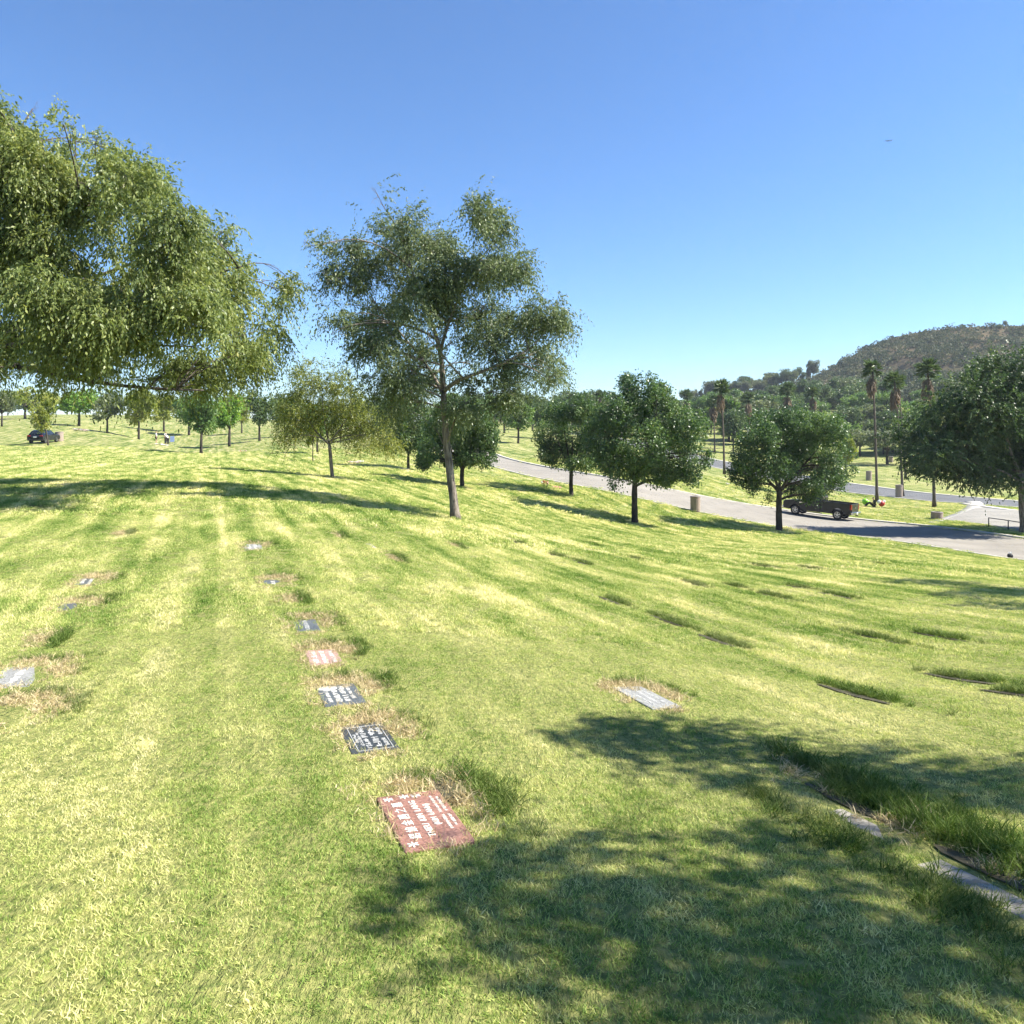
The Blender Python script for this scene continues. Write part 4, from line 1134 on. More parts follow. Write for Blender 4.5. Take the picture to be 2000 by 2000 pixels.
# red marker with lettering
t, zt, c1 = marker(826, 1602, 'red granite marker with white Chinese and Latin lettering, nearest the long dark grass tuft', G_RED, 0.64, 0.32, sink=0.0, pit=(0.99, 0.98))
for body, size, x, y, b_, sx in (('紹 娘 金 蘭 之 墓', 0.058, 0.0, 0.080, 0.0004, 1.0), ('THIEU  KIM  LANG', 0.046, 0.0, 0.006, 0.0006, 1.12), ('(KIM  LANH)', 0.042, 0.025, -0.048, 0.0003, 1.1)):
    link_mesh('lettering', text_mesh(body, size, x, y, zt, b_, sx), M_INK, t)
for y, x0, x1 in ((-0.097, -0.16, 0.0), (-0.097, 0.03, 0.24), (-0.127, -0.13, 0.0), (-0.127, 0.04, 0.22)):
    bm_obj('lettering', scribble(x0, x1, y, 0.017, rnd, zt), M_INK, t)
for x, y in ((0.265, 0.112), (-0.265, 0.112), (0.275, 0.03), (0.27, -0.03)):
    bm = bmesh.new()
    for a in range(6):
        add_box(bm, (x + 0.014 * math.cos(a * 1.05), y + 0.014 * math.sin(a * 1.05), zt), (0.024, 0.008, 0.003), a * 1.05)
    bm_obj('carved_flower', bm, M_INK, t)
# black marker with line border
t, zt, c2 = marker(718, 1440, 'black granite marker with fine white border lines and lettering', G_BLK, 0.56, 0.29)
bm = bmesh.new()
for y in (0.098, -0.112): add_box(bm, (0, y, zt), (0.50, 0.004, 0.003))
add_box(bm, (0.212, -0.007, zt), (0.004, 0.215, 0.003)); add_box(bm, (-0.252, -0.007, zt), (0.004, 0.215, 0.003))
bm_obj('border_line', bm, M_INKG, t)
for y, h, x0, x1 in ((-0.085, 0.030, -0.20, -0.06), (-0.085, 0.030, 0.02, 0.15), (-0.035, 0.045, -0.21, 0.13), (0.02, 0.038, -0.22, 0.20), (0.055, 0.024, -0.16, 0.10), (0.078, 0.022, -0.10, 0.06)):
    bm_obj('lettering', scribble(x0, x1, y, h, rnd, zt, 0.1), M_INKG, t)
# grey one with an oval portrait
t, zt, c3 = marker(664, 1357, 'dark grey marker with an oval portrait and white lettering', G_DGR, 0.58, 0.30)
bm = bmesh.new(); add_lathe(bm, [(0.075, 0), (0.075, 0.004), (0.062, 0.004), (0.062, 0)], (0, 0, 0), 20, close=False)
for vtx in bm.verts: vtx.co.x = vtx.co.x * 0.75 + 0.19; vtx.co.y = vtx.co.y + 0.07; vtx.co.z += zt - 0.001
bm_obj('portrait_frame', bm, M_INK, t)
bm = bmesh.new(); add_lathe(bm, [(0.061, 0), (0.061, 0.002)], (0, 0, 0), 20)
for vtx in bm.verts: vtx.co.x = vtx.co.x * 0.75 + 0.19; vtx.co.y = vtx.co.y + 0.07; vtx.co.z += zt - 0.001
bm_obj('portrait', bm, M_INKG, t)
for y, h, x0, x1 in ((0.09, 0.03, -0.2, 0.1), (0.03, 0.05, -0.22, 0.10), (-0.03, 0.045, -0.2, 0.2), (-0.08, 0.03, -0.15, 0.2)):
    bm_obj('lettering', scribble(x0, x1, y, h, rnd, zt), M_INK, t)
def lettered(t, zt, rows, mat):
    for y, h, x0, x1 in rows: bm_obj('lettering', scribble(x0, x1, y, h, rnd, zt), mat, t)
t, zt, c4 = marker(632, 1284, 'worn pink granite marker with pale lettering', G_PNK, 0.56, 0.29)
lettered(t, zt, [(0.08, 0.05, -0.2, 0.2), (0.0, 0.05, -0.22, 0.22), (-0.08, 0.04, -0.2, 0.2)], M_INK)
t, zt, c5 = marker(598, 1221, 'narrow dark marker half covered by dead grass, past the pink one', G_DGR, 0.5, 0.24, sink=0.012, pit=(0.9, 0.8))
lettered(t, zt, [(0.0, 0.05, -0.2, 0.2)], M_INKG)
t, zt, c7 = marker(533, 1138, 'small grey marker framed by straw, between the bare patch and the striped stone', G_DGR, 0.5, 0.24, sink=0.012, pit=(0.9, 0.8))
lettered(t, zt, [(0.0, 0.06, -0.2, 0.1)], M_INK)
t, zt, c8 = marker(494, 1068, 'pale grey marker with dark stripes of lettering, farthest in its row', G_GRY, 0.6, 0.3, sink=0.01, pit=(0.9, 0.8))
lettered(t, zt, [(0.06, 0.05, -0.2, 0.2), (-0.04, 0.05, -0.2, 0.2)], M_INK)
t, zt, c9 = marker(168, 1137, 'dark marker with white letters under a straw edge', G_DGR, 0.6, 0.3, sink=0.012, pit=(0.9, 0.8))
lettered(t, zt, [(0.05, 0.06, -0.1, 0.2), (-0.05, 0.05, -0.2, 0.2)], M_INK)
t, zt, c10 = marker(135, 1186, 'plain grey marker below a brown grass rim', G_DGR, 0.62, 0.3, sink=0.012, pit=(0.9, 0.8))
t, zt, c11 = marker(32, 1322, 'rough grey weathered marker beside the dark grass hollow', G_GRY, 0.7, 0.32, sink=0.012, pit=(0.9, 0.8))
lettered(t, zt, [(0.0, 0.06, -0.2, 0.2)], M_INK)
t, zt, c12 = marker(-4, 1402, 'pale marker almost lost under bleached straw', G_CON, 0.6, 0.3, sink=0.014, pit=(0.9, 0.8))
t, zt, c13 = marker(1262, 1363, 'light grey marker on the open lawn with a dark tuft behind', G_GRY, 0.6, 0.26, sink=0.003, pit=(0.95, 0.92))
lettered(t, zt, [(0.06, 0.03, -0.22, 0.25), (0.0, 0.035, -0.2, 0.2), (-0.06, 0.03, -0.2, 0.2)], M_INKG)
t, zt, c14 = marker(1690, 1612, 'long pale stone edge deep in shaded grass', G_CON, 0.56, 0.12, sink=0.012, pit=(0.85, 0.55))
t, zt, c15 = marker(1945, 1748, 'pale stone edge sinking into long grass beside the shaded hollow', G_CON, 0.62, 0.14, sink=0.012, pit=(0.85, 0.6))
t, zt, c16 = marker(725, 1066, 'whitish sliver of stone in the green lawn', G_CON, 0.5, 0.12, sink=0.012, pit=(0.9, 0.8))
# dead-grass rims and overhanging tufts: (centre px, along, across offsets in the row frame)
def rf(c, a, b):   # row frame: a along the row (away), b to the right
    return (c[0] + ROWV[0] * a + ROWV[1] * b, c[1] + ROWV[1] * a - ROWV[0] * b)
for c, k in ((c1, 1.0), (c2, .9), (c3, 1.0), (c4, .9), (c5, .9), (c7, .9), (c8, .9), (c9, 1), (c10, 1), (c11, 1.1), (c12, 1.1), (c13, 0.9)):
    STRAW += [(*rf(c, 0.42 * k, 0.02), 0.16 * k, 0.22 * k, 70), (*rf(c, 0.18 * k, 0.26 * k), 0.26 * k, 0.10 * k, 50), (*rf(c, 0.0, -0.18), 0.28, 0.03, 10), (*rf(c, -0.34, 0.02), 0.05, 0.14, 10)]
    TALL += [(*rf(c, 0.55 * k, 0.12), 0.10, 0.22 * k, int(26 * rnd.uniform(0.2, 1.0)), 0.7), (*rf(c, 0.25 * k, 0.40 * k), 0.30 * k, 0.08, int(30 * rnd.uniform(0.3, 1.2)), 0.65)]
PITS += [(*rf(c1, 0.30, 0.18), 0.2, 0.1), (*rf(c3, 0.40, 0.1), 0.12, 0.12)]
# slots in the turf with no stone in sight
SLOTS = [(567, 1170, .30, .13), (235, 1041, .3, .16), (765, 1089, .42, .12), (888, 1066, .4, .1), (1005, 1059, .5, .1), (1080, 1084, .4, .08), (1128, 1098, .4, .1), (1240, 1092, .4, .06), (1192, 1174, .33, .09), (1300, 1213, .42, .07), (1402, 1253, .36, .09), (1560, 1148, .33, .07), (1632, 1164, .36, .09), (1665, 1357, .40, .09), (1872, 1328, .38, .08), (1985, 1357, .3, .08), (1430, 1145, .3, .05), (1510, 1165, .5, .05), (1830, 1244, .4, .06), (1700, 1245, .5, .05), (1350, 1140, .4, .04), (1800, 1640, .55, .12), (1570, 1510, .35, .12), (1700, 1100, .6, .06), (1905, 1118, .6, .06), (1480, 1105, .6, .06), (1580, 1110, .6, .06), (1150, 1062, .5, .07), (660, 1045, .4, .07), (80, 1250, .35, .14)]
slot_c = []
for u, v, a, b_ in SLOTS:
    c = hit(u, v); slot_c.append((c, a, b_))
    PITS.append((c[0], c[1], a, b_))
    big = 0.95 if v > 1480 else 0.8
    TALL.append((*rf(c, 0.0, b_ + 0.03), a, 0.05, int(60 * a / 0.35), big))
    if u < 900 or v > 1400: STRAW.append((*rf(c, a * 0.1, 0.0), a * 0.9, b_, 12 if v > 1400 else 45))
TALL += [(*rf(c14, 0.1, 0.36), 0.6, 0.2, 150, 0.8), (*rf(c15, 0.2, 0.40), 0.6, 0.2, 120, 0.8), (*rf(c14, 0.0, -0.22), 0.6, 0.14, 60, 0.75), (*rf(c15, 0.0, -0.22), 0.6, 0.14, 60, 0.75), (*rf(c1, 0.2, 0.40), 0.32, 0.09, 60, 0.8)]
STRAW += [(*rf(c15, 0.5, 0.35), 0.3, 0.1, 30), (*rf(c14, -0.2, 0.14), 0.3, 0.05, 16)]
# shade in the slots, painted as dark patches laid on the turf
M_SLOT_SHADE = simple_mat('slot_shade_patch', (0.050, 0.044, 0.020), 0.95, var=0.4, scale=20, bump=0.6)
bm = bmesh.new()
for c, a, b_ in [q_ for q_, w_ in zip(slot_c, SLOTS) if w_[0] > 900 and w_[1] < 1450] + [((*rf(c1, 0.33, 0.22), 0), 0.2, 0.12), ((*rf(c14, 0.25, 0.13), 0), 0.3, 0.07), ((*rf(c15, 0.1, 0.16), 0), 0.35, 0.08)]:
    vs_ = []
    for k_ in range(14):
        th_ = 2 * math.pi * k_ / 14; f = 0.8 + 0.3 * rnd.rand()
        x, y = rf(c, a * f * math.cos(th_) * 1.05, b_ * f * math.sin(th_) * 0.6)
        vs_.append(bm.verts.new((x, y, gz(x, y) + 0.008)))
    ctr = bm.verts.new((c[0], c[1], gz(c[0], c[1]) + 0.006))
    for k_ in range(14): bm.faces.new((vs_[k_], vs_[(k_ + 1) % 14], ctr))
tag(bm_obj('slot_shade_patch', bm, M_SLOT_SHADE), 'dark patches painted as shade in the slots of the turf', 'soil', kind='stuff')

# ------------------------------------------------------------------ vehicles
def paint(name, c, rough=0.32):
    return simple_mat(name, c, rough, 0.0, 0.06, 3, coat=0.25, spec=0.35)
M_TYRE = simple_mat('tyre_rubber', (0.018, 0.018, 0.018), 0.85)
M_RIM = simple_mat('alloy', (0.62, 0.62, 0.62), 0.3, 0.9)
M_GLASS = simple_mat('dark_glass', (0.012, 0.016, 0.018), 0.06, 0.0, 0.05, spec=0.8)
M_CHROME = simple_mat('chrome', (0.62, 0.62, 0.63), 0.16, 1.0)
M_BLACKP = simple_mat('black_plastic', (0.02, 0.02, 0.02), 0.6)
M_REDL = simple_mat('red_lens', (0.28, 0.012, 0.01), 0.2)
M_CLEARL = simple_mat('clear_lens', (0.75, 0.75, 0.72), 0.15)
M_WHITE = simple_mat('white_paint', (0.72, 0.72, 0.70), 0.5)

def wheel(parent, x, y, r, w, side, spokes=5):
    bm = bmesh.new(); add_lathe(bm, [(r * 0.62, -w / 2), (r * 0.9, -w / 2), (r, -w * 0.36), (r, w * 0.36), (r * 0.9, w / 2), (r * 0.62, w / 2)], (x, y, r), 24, 'y', close=False)
    e = empty('wheel', (0, 0, 0), parent=parent)
    bm_obj('tyre', bm, M_TYRE, e, smooth=True)
    bm = bmesh.new()
    yo = y + side * w * 0.42
    add_lathe(bm, [(r * 0.50, -w * 0.42), (r * 0.63, -w * 0.42), (r * 0.66, w * 0.46), (r * 0.55, w * 0.46)], (x, y, r), 24, 'y', close=False)
    for k_ in range(spokes):
        a = 2 * math.pi * k_ / spokes + 0.3
        vs_ = add_box(bm, (0, 0, 0), (r * 0.52, 0.03, r * 0.17))
        for vv in vs_:
            px_, pz_ = vv.co.x + r * 0.33, vv.co.z
            vv.co.x = x + px_ * math.cos(a) - pz_ * math.sin(a); vv.co.z = r + px_ * math.sin(a) + pz_ * math.cos(a); vv.co.y += yo
    add_lathe(bm, [(r * 0.16, -0.02), (r * 0.16, 0.025)], (x, yo, r), 12, 'y')
    bm_obj('rim', bm, M_RIM, e)
    bm = bmesh.new(); add_lathe(bm, [(r * 0.6, -0.01), (r * 0.6, 0.01)], (x, y + side * w * 0.1, r), 18, 'y'); bm_obj('brake_disc', bm, M_BLACKP, e)

def arch(xc, r, z0, n=9):
    return [(xc + r * math.cos(a), z0 + r * math.sin(a) * 1.0) for a in np.linspace(0, math.pi, n)]

def pickup(loc, rz, slope):
    t = empty('pickup_truck', loc); t.rotation_euler = (slope[0], slope[1], rz)
    tag(t, 'dark grey-brown pickup truck with open bed parked on the road', 'truck')
    PT = paint('dark_truck_paint', (0.013, 0.014, 0.014), 0.4)
    HW = 0.98
    # front clip and cab lower half (solid), forward = +x
    prof = [(-0.35, 0.42), (1.30, 0.42)] + [(x, z) for x, z in arch(1.78, 0.47, 0.42)][::-1] + [(2.25, 0.42), (2.78, 0.46), (2.86, 0.70), (2.84, 1.02), (2.70, 1.14), (1.95, 1.22), (1.30, 1.28), (-0.35, 1.30)]
    bm = bmesh.new(); add_prism(bm, prof, -HW, HW)
    bm_obj('body', bm, PT, t, bevel=0.05)
    # cargo bed: two side panels with wheel arches, floor, bulkhead
    sp = [(-0.38, 0.48), (-1.25, 0.46)] + arch(-1.78, 0.48, 0.44) + [(-2.30, 0.50), (-2.82, 0.56), (-2.86, 1.36), (-0.38, 1.36)]
    sp = [(-0.38, 0.48)] + arch(-1.78, 0.48, 0.46) + [(-2.82, 0.56), (-2.86, 1.36), (-0.38, 1.36)]
    for s in (-1, 1):
        bm = bmesh.new(); add_prism(bm, sp, s * HW, s * (HW - 0.14)); bm_obj('bed_side', bm, PT, t, bevel=0.03)
        bm = bmesh.new(); add_box(bm, (-1.62, s * (HW - 0.07), 1.375), (2.46, 0.16, 0.03)); bm_obj('bed_rail', bm, M_BLACKP, t)
    bm = bmesh.new(); add_box(bm, (-1.6, 0, 0.80), (2.45, 1.66, 0.06)); add_box(bm, (-0.43, 0, 1.08), (0.05, 1.66, 0.5)); bm_obj('bed_floor', bm, M_BLACKP, t)
    tg_ = bm = bmesh.new(); add_box(bm, (-2.85, 0, 0.99), (0.09, 1.66, 0.74)); tgo = bm_obj('tailgate', bm, PT, t, bevel=0.02)
    bm = bmesh.new(); add_box(bm, (-2.90, 0, 1.22), (0.025, 0.20, 0.05)); bm_obj('handle', bm, M_BLACKP, tgo)
    bm = bmesh.new(); add_lathe(bm, [(0.085, 0), (0.07, -0.02)], (-2.898, 0.02, 1.06), 6, 'x'); bm_obj('emblem', bm, M_CHROME, tgo)
    # cab
    bm = bmesh.new()
    lo = [(-0.36, 1.28), (1.32, 1.27)]; zt_ = 1.88
    B_ = [(-0.36, -0.93, 1.28), (1.38, -0.93, 1.26), (1.38, 0.93, 1.26), (-0.36, 0.93, 1.28)]
    M_ = [(-0.34, -0.80, 1.78), (0.66, -0.80, 1.80), (0.66, 0.80, 1.80), (-0.34, 0.80, 1.78)]
    T_ = [(-0.24, -0.70, 1.88), (0.52, -0.70, 1.89), (0.52, 0.70, 1.89), (-0.24, 0.70, 1.88)]
    rings = [[bm.verts.new(p) for p in r] for r in (B_, M_, T_)]
    for a in range(2):
        for k_ in range(4): bm.faces.new((rings[a][k_], rings[a][(k_ + 1) % 4], rings[a + 1][(k_ + 1) % 4], rings[a + 1][k_]))
    bm.faces.new(rings[0][::-1]); bm.faces.new(rings[2])
    cab = bm_obj('cab', bm, PT, t, bevel=0.03)
    def pane(name, pts_, off):
        bm = bmesh.new(); a = [bm.verts.new(p) for p in pts_]; bm.faces.new(a)
        o_ = bm_obj(name, bm, M_GLASS, cab); o_.location = off
        sm = o_.modifiers.new('thick', 'SOLIDIFY'); sm.thickness = 0.012; sm.offset = 0
    for s in (-1, 1):
        pane('side_window', [(-0.20, s * 0.915, 1.34), (0.18, s * 0.915, 1.34), (0.18, s * 0.82, 1.73), (-0.20, s * 0.82, 1.73)], (0, s * 0.004, 0))
        pane('side_window', [(0.26, s * 0.915, 1.34), (1.16, s * 0.915, 1.33), (0.64, s * 0.82, 1.73), (0.26, s * 0.82, 1.73)], (0, s * 0.004, 0))
        bm = bmesh.new(); add_box(bm, (1.05, s * 1.10, 1.38), (0.10, 0.20, 0.26)); bm_obj('wing_mirror', bm, M_BLACKP, t, bevel=0.02)
        bm = bmesh.new(); add_box(bm, (2.79, s * 0.74, 0.92), (0.16, 0.40, 0.24)); bm_obj('headlight', bm, M_CLEARL, t, bevel=0.02)
        bm = bmesh.new(); add_box(bm, (-2.82, s * 0.90, 1.10), (0.14, 0.19, 0.42)); bm_obj('tail_light', bm, M_REDL, t, bevel=0.015)
        bm = bmesh.new(); add_box(bm, (1.28, s * 0.984, 1.06), (0.34, 0.012, 0.09)); bm_obj('badge', bm, M_CHROME, t)
        bm = bmesh.new(); add_box(bm, (0.47, s * 0.98, 0.94), (1.6, 0.008, 0.012)); add_box(bm, (-0.33, s * 0.981, 0.9), (0.014, 0.008, 0.76)); bm_obj('door_seam', bm, M_BLACKP, t)
        bm = bmesh.new(); add_box(bm, (0.02, s * 0.995, 1.14), (0.20, 0.03, 0.045)); bm_obj('door_handle', bm, PT, t)
        bm = bmesh.new(); add_box(bm, (0.35, s * 0.90, 0.36), (1.7, 0.14, 0.06)); bm_obj('running_board', bm, M_BLACKP, t)
    pane('windscreen', [(1.34, -0.84, 1.30), (1.34, 0.84, 1.30), (0.70, 0.74, 1.76), (0.70, -0.74, 1.76)], (0.012, 0, 0.01))
    pane('rear_window', [(-0.365, -0.72, 1.36), (-0.365, 0.72, 1.36), (-0.352, 0.66, 1.72), (-0.352, -0.66, 1.72)], (-0.004, 0, 0))
    bm = bmesh.new(); add_box(bm, (-2.98, 0, 0.62), (0.20, 1.92, 0.20)); bm_obj('rear_bumper', bm, M_CHROME, t, bevel=0.03)
    bm = bmesh.new(); add_box(bm, (-3.06, 0, 0.45), (0.22, 0.10, 0.08)); bm_obj('tow_hitch', bm, M_BLACKP, t)
    bm = bmesh.new(); add_box(bm, (-3.085, 0.0, 0.64), (0.012, 0.32, 0.15)); bm_obj('number_plate', bm, M_WHITE, t)
    bm = bmesh.new(); add_box(bm, (2.86, 0, 0.56), (0.16, 1.96, 0.24)); bm_obj('front_bumper', bm, M_CHROME, t, bevel=0.04)
    bm = bmesh.new(); add_box(bm, (2.84, 0, 0.90), (0.06, 1.0, 0.34)); bm_obj('grille', bm, M_BLACKP, t, bevel=0.02)
    bm = bmesh.new(); add_box(bm, (-0.1, 0, 0.50), (4.9, 0.9, 0.20)); bm_obj('chassis', bm, M_BLACKP, t)
    for x in (1.78, -1.78):
        for s in (-1, 1): wheel(t, x, s * 0.84, 0.40, 0.27, s)
    return t
pa = hit(1548, 1003); pb = hit(1640, 1014)
ctr = hit(1609, 1010)
d = np.array(r1n[70] - r1n[60])
# heading along the road, towards the far end
ii = np.argmin(np.linalg.norm(r1f - ctr[:2], axis=1)); tv = r1f[ii - 3] - r1f[ii + 3]; tv /= np.linalg.norm(tv)
nv = np.array([-tv[1], tv[0]])
if nv @ (r1n[ii] - r1f[ii]) < 0: nv = -nv
tc_ = r1f[ii] + nv * 1.65 + tv * 0.0
zz = gz(*tc_); fr = gz(*(tc_ + tv * 1.8)); bk = gz(*(tc_ - tv * 1.8))
lf = np.array([-tv[1], tv[0]])
l1 = gz(*(tc_ + lf * .85)); l2 = gz(*(tc_ - lf * .85))
pickup((tc_[0], tc_[1], max(zz, (fr + bk) / 2, (l1 + l2) / 2) + 0.035), math.atan2(tv[1], tv[0]), (0, 0))
tk = [o_ for o_ in col.objects if o_.name.startswith('pickup_truck')][0]
Xa = Vector((tv[0], tv[1], (fr - bk) / 3.6)).normalized(); Ya = Vector((lf[0], lf[1], (l1 - l2) / 1.7)); Ya = (Ya - Xa * Xa.dot(Ya)).normalized(); Za = Xa.cross(Ya)
tk.scale = (0.9, 0.9, 0.94)
tk.rotation_euler = Matrix(((Xa.x, Ya.x, Za.x), (Xa.y, Ya.y, Za.y), (Xa.z, Ya.z, Za.z))).to_euler()

def hatch(loc, rot):
    t = empty('parked_car', loc); t.rotation_euler = rot
    tag(t, 'dark navy crossover car parked on the lawn under a leaning tree', 'car')
    PT = paint('navy_paint', (0.012, 0.014, 0.022), 0.25)
    HW = 0.90
    prof = [(-1.15, 0.30), (1.0, 0.30)] + arch(1.36, 0.37, 0.30)[::-1][1:-1] + [(1.75, 0.30), (2.15, 0.36), (2.22, 0.62), (2.05, 0.86), (1.15, 1.00), (-2.05, 1.06), (-2.20, 0.85), (-2.18, 0.40), (-1.75, 0.32)] + arch(-1.40, 0.37, 0.30)[::-1][1:-1]
    bm = bmesh.new(); add_prism(bm, prof, -HW, HW); bm_obj('body', bm, PT, t, bevel=0.09)
    bm = bmesh.new()
    R0 = [(-2.05, -0.84, 1.02), (1.15, -0.84, 0.97), (1.15, 0.84, 0.97), (-2.05, 0.84, 1.02)]
    R1_ = [(-1.55, -0.66, 1.50), (0.22, -0.66, 1.52), (0.22, 0.66, 1.52), (-1.55, 0.66, 1.50)]
    R2_ = [(-1.30, -0.54, 1.58), (-0.05, -0.54, 1.60), (-0.05, 0.54, 1.60), (-1.30, 0.54, 1.58)]
    rings = [[bm.verts.new(p) for p in r] for r in (R0, R1_, R2_)]
    for a in range(2):
        for k_ in range(4): bm.faces.new((rings[a][k_], rings[a][(k_ + 1) % 4], rings[a + 1][(k_ + 1) % 4], rings[a + 1][k_]))
    bm.faces.new(rings[0][::-1]); bm.faces.new(rings[2])
    cab = bm_obj('cabin', bm, PT, t, bevel=0.06)
    def pane(name, pts_, off):
        bm = bmesh.new(); bm.faces.new([bm.verts.new(p) for p in pts_]); o_ = bm_obj(name, bm, M_GLASS, cab); o_.location = off
        sm = o_.modifiers.new('thick', 'SOLIDIFY'); sm.thickness = 0.012; sm.offset = 0
    for s in (-1, 1):
        pane('side_window', [(-1.55, s * 0.80, 1.10), (-0.45, s * 0.80, 1.09), (-0.45, s * 0.69, 1.45), (-1.42, s * 0.69, 1.44)], (0, s * 0.006, 0))
        pane('side_window', [(-0.38, s * 0.80, 1.09), (0.85, s * 0.80, 1.07), (0.20, s * 0.69, 1.46), (-0.38, s * 0.69, 1.45)], (0, s * 0.006, 0))
        bm = bmesh.new(); add_box(bm, (0.85, s * 0.98, 1.08), (0.12, 0.18, 0.13)); bm_obj('wing_mirror', bm, PT, t, bevel=0.02)
        bm = bmesh.new(); add_box(bm, (-2.16, s * 0.68, 0.93), (0.10, 0.36, 0.14)); bm_obj('tail_light', bm, M_REDL, t, bevel=0.02)
        bm = bmesh.new(); add_box(bm, (2.14, s * 0.64, 0.74), (0.12, 0.34, 0.13)); bm_obj('headlight', bm, M_CLEARL, t, bevel=0.02)
    pane('rear_window', [(-2.02, -0.66, 1.12), (-2.02, 0.66, 1.12), (-1.62, 0.56, 1.46), (-1.62, -0.56, 1.46)], (-0.012, 0, 0.008))
    pane('windscreen', [(1.05, -0.74, 1.02), (1.05, 0.74, 1.02), (0.30, 0.60, 1.48), (0.30, -0.60, 1.48)], (0.012, 0, 0.01))
    bm = bmesh.new(); add_box(bm, (-2.215, 0, 0.80), (0.02, 0.34, 0.16)); bm_obj('number_plate', bm, M_WHITE, t)
    bm = bmesh.new(); add_box(bm, (-2.17, 0, 0.46), (0.12, 1.64, 0.16)); bm_obj('rear_bumper', bm, M_BLACKP, t, bevel=0.03)
    for x in (1.36, -1.40):
        for s in (-1, 1): wheel(t, x, s * 0.78, 0.335, 0.22, s)
    return t
cc = hit(86, 865); print('CAR', cc)
hd = R(97)   # heading: right and away
cx_, cy_ = math.cos(hd), math.sin(hd)
zc = gz(cc[0], cc[1]); zf = gz(cc[0] + cx_ * 1.4, cc[1] + cy_ * 1.4); zb = gz(cc[0] - cx_ * 1.4, cc[1] - cy_ * 1.4); zl = gz(cc[0] - cy_ * .8, cc[1] + cx_ * .8); zr_ = gz(cc[0] + cy_ * .8, cc[1] - cx_ * .8)
Xa = Vector((cx_, cy_, (zf - zb) / 2.8)).normalized(); Ya = Vector((-cy_, cx_, (zl - zr_) / 1.6)); Ya = (Ya - Xa * Xa.dot(Ya)).normalized(); Za = Xa.cross(Ya)
hatch((cc[0], cc[1], zc + 0.01), Matrix(((Xa.x, Ya.x, Za.x), (Xa.y, Ya.y, Za.y), (Xa.z, Ya.z, Za.z))).to_euler())

# ------------------------------------------------------------------ bins, rail, pot
M_BIN = simple_mat('exposed_aggregate', (0.33, 0.26, 0.21), 0.9, var=0.3, scale=40, bump=0.5)
M_BINL = simple_mat('bin_lid', (0.20, 0.17, 0.15), 0.6)
def bin_(u, v, label, h=0.98, r=0.30):
    B = hit(u, v); t = empty('litter_bin', B); tag(t, label, 'bin')
    bm = bmesh.new(); add_lathe(bm, [(r * 0.94, -0.05), (r * 0.97, 0.04), (r, 0.08), (r, h - 0.10), (r * 1.03, h - 0.08), (r * 1.03, h - 0.02)], (0, 0, 0), 20); bm_obj('body', bm, M_BIN, t)
    bm = bmesh.new(); add_lathe(bm, [(r * 1.04, h - 0.02), (r * 1.02, h + 0.02), (r * 0.62, h + 0.05), (r * 0.55, h - 0.02)], (0, 0, 0), 20, close=False); bm_obj('lid', bm, M_BINL, t)
    bm = bmesh.new(); add_lathe(bm, [(r * 0.56, h - 0.05), (r * 0.56, h - 0.04)], (0, 0, 0), 16); bm_obj('liner', bm, M_BLACKP, t)
bin_(1358, 999, 'tan concrete bin at the near edge of the road', 1.05, 0.34)
bin_(1697, 938, 'concrete bin across the second road', 1.2, 0.36)
bin_(1756, 971, 'bin leaning up against a palm foot', 1.3, 0.36)
bin_(1830, 1013, 'squat concrete bin at the rounded tip of the grass strip', 0.5, 0.42)
bin_(116, 862, 'pale bin just ahead of the dark car', 1.15, 0.45)
bin_(1740, 903, 'small far bin beside the wide grey-green tree', 1.0, 0.35)

ra = hit(1931, 1029); 
t = empty('pipe_rail', ra); tag(t, 'low dark metal pipe rail at the edge of the pavement', 'rail')
rb = np.array([hit(2010, 1042)[0], hit(2010, 1042)[1]])
dv = rb - ra[:2]; Lr = np.linalg.norm(dv)
tb = TB(); tb.tube([(0, 0, 0.62), (dv[0] * .5, dv[1] * .5, 0.64), (dv[0], dv[1], gz(*rb) - ra[2] + 0.62)], [0.03] * 3, 8); link_mesh('top_bar', tb.mesh('top_bar'), M_BLACKP, t)
for f in (0, 0.5, 1.0):
    tb = TB(); p = ra[:2] + dv * f; zg = gz(*p) - ra[2]; tb.tube([(dv[0] * f, dv[1] * f, zg - 0.1), (dv[0] * f, dv[1] * f, 0.62 + f * (gz(*rb) - ra[2]))], [0.035] * 2, 8); link_mesh('post', tb.mesh('post'), M_BLACKP, t)

B = hit(1973, 1090); t = empty('flower_pot', B); tag(t, 'round black pot with a white bow standing at the lawn edge', 'pot')
bm = bmesh.new(); add_lathe(bm, [(0.06, 0), (0.11, 0.03), (0.135, 0.10), (0.125, 0.17), (0.085, 0.215), (0.07, 0.20)], (0, 0, 0), 16); bm_obj('bowl', bm, M_BLACKP, t, smooth=True)
bm = bmesh.new()
for a, sx in ((0.5, 1), (1.1, 1), (2.2, -1)):
    add_box(bm, (0.06 * math.cos(a), 0.03, 0.23 + 0.05 * math.sin(a)), (0.13, 0.02, 0.05), 0.2)
add_box(bm, (0.10, 0.02, 0.14), (0.03, 0.05, 0.16)); add_box(bm, (0.07, 0.0, 0.30), (0.02, 0.02, 0.12))
bm_obj('bow', bm, M_WHITE, t, bevel=0.008)

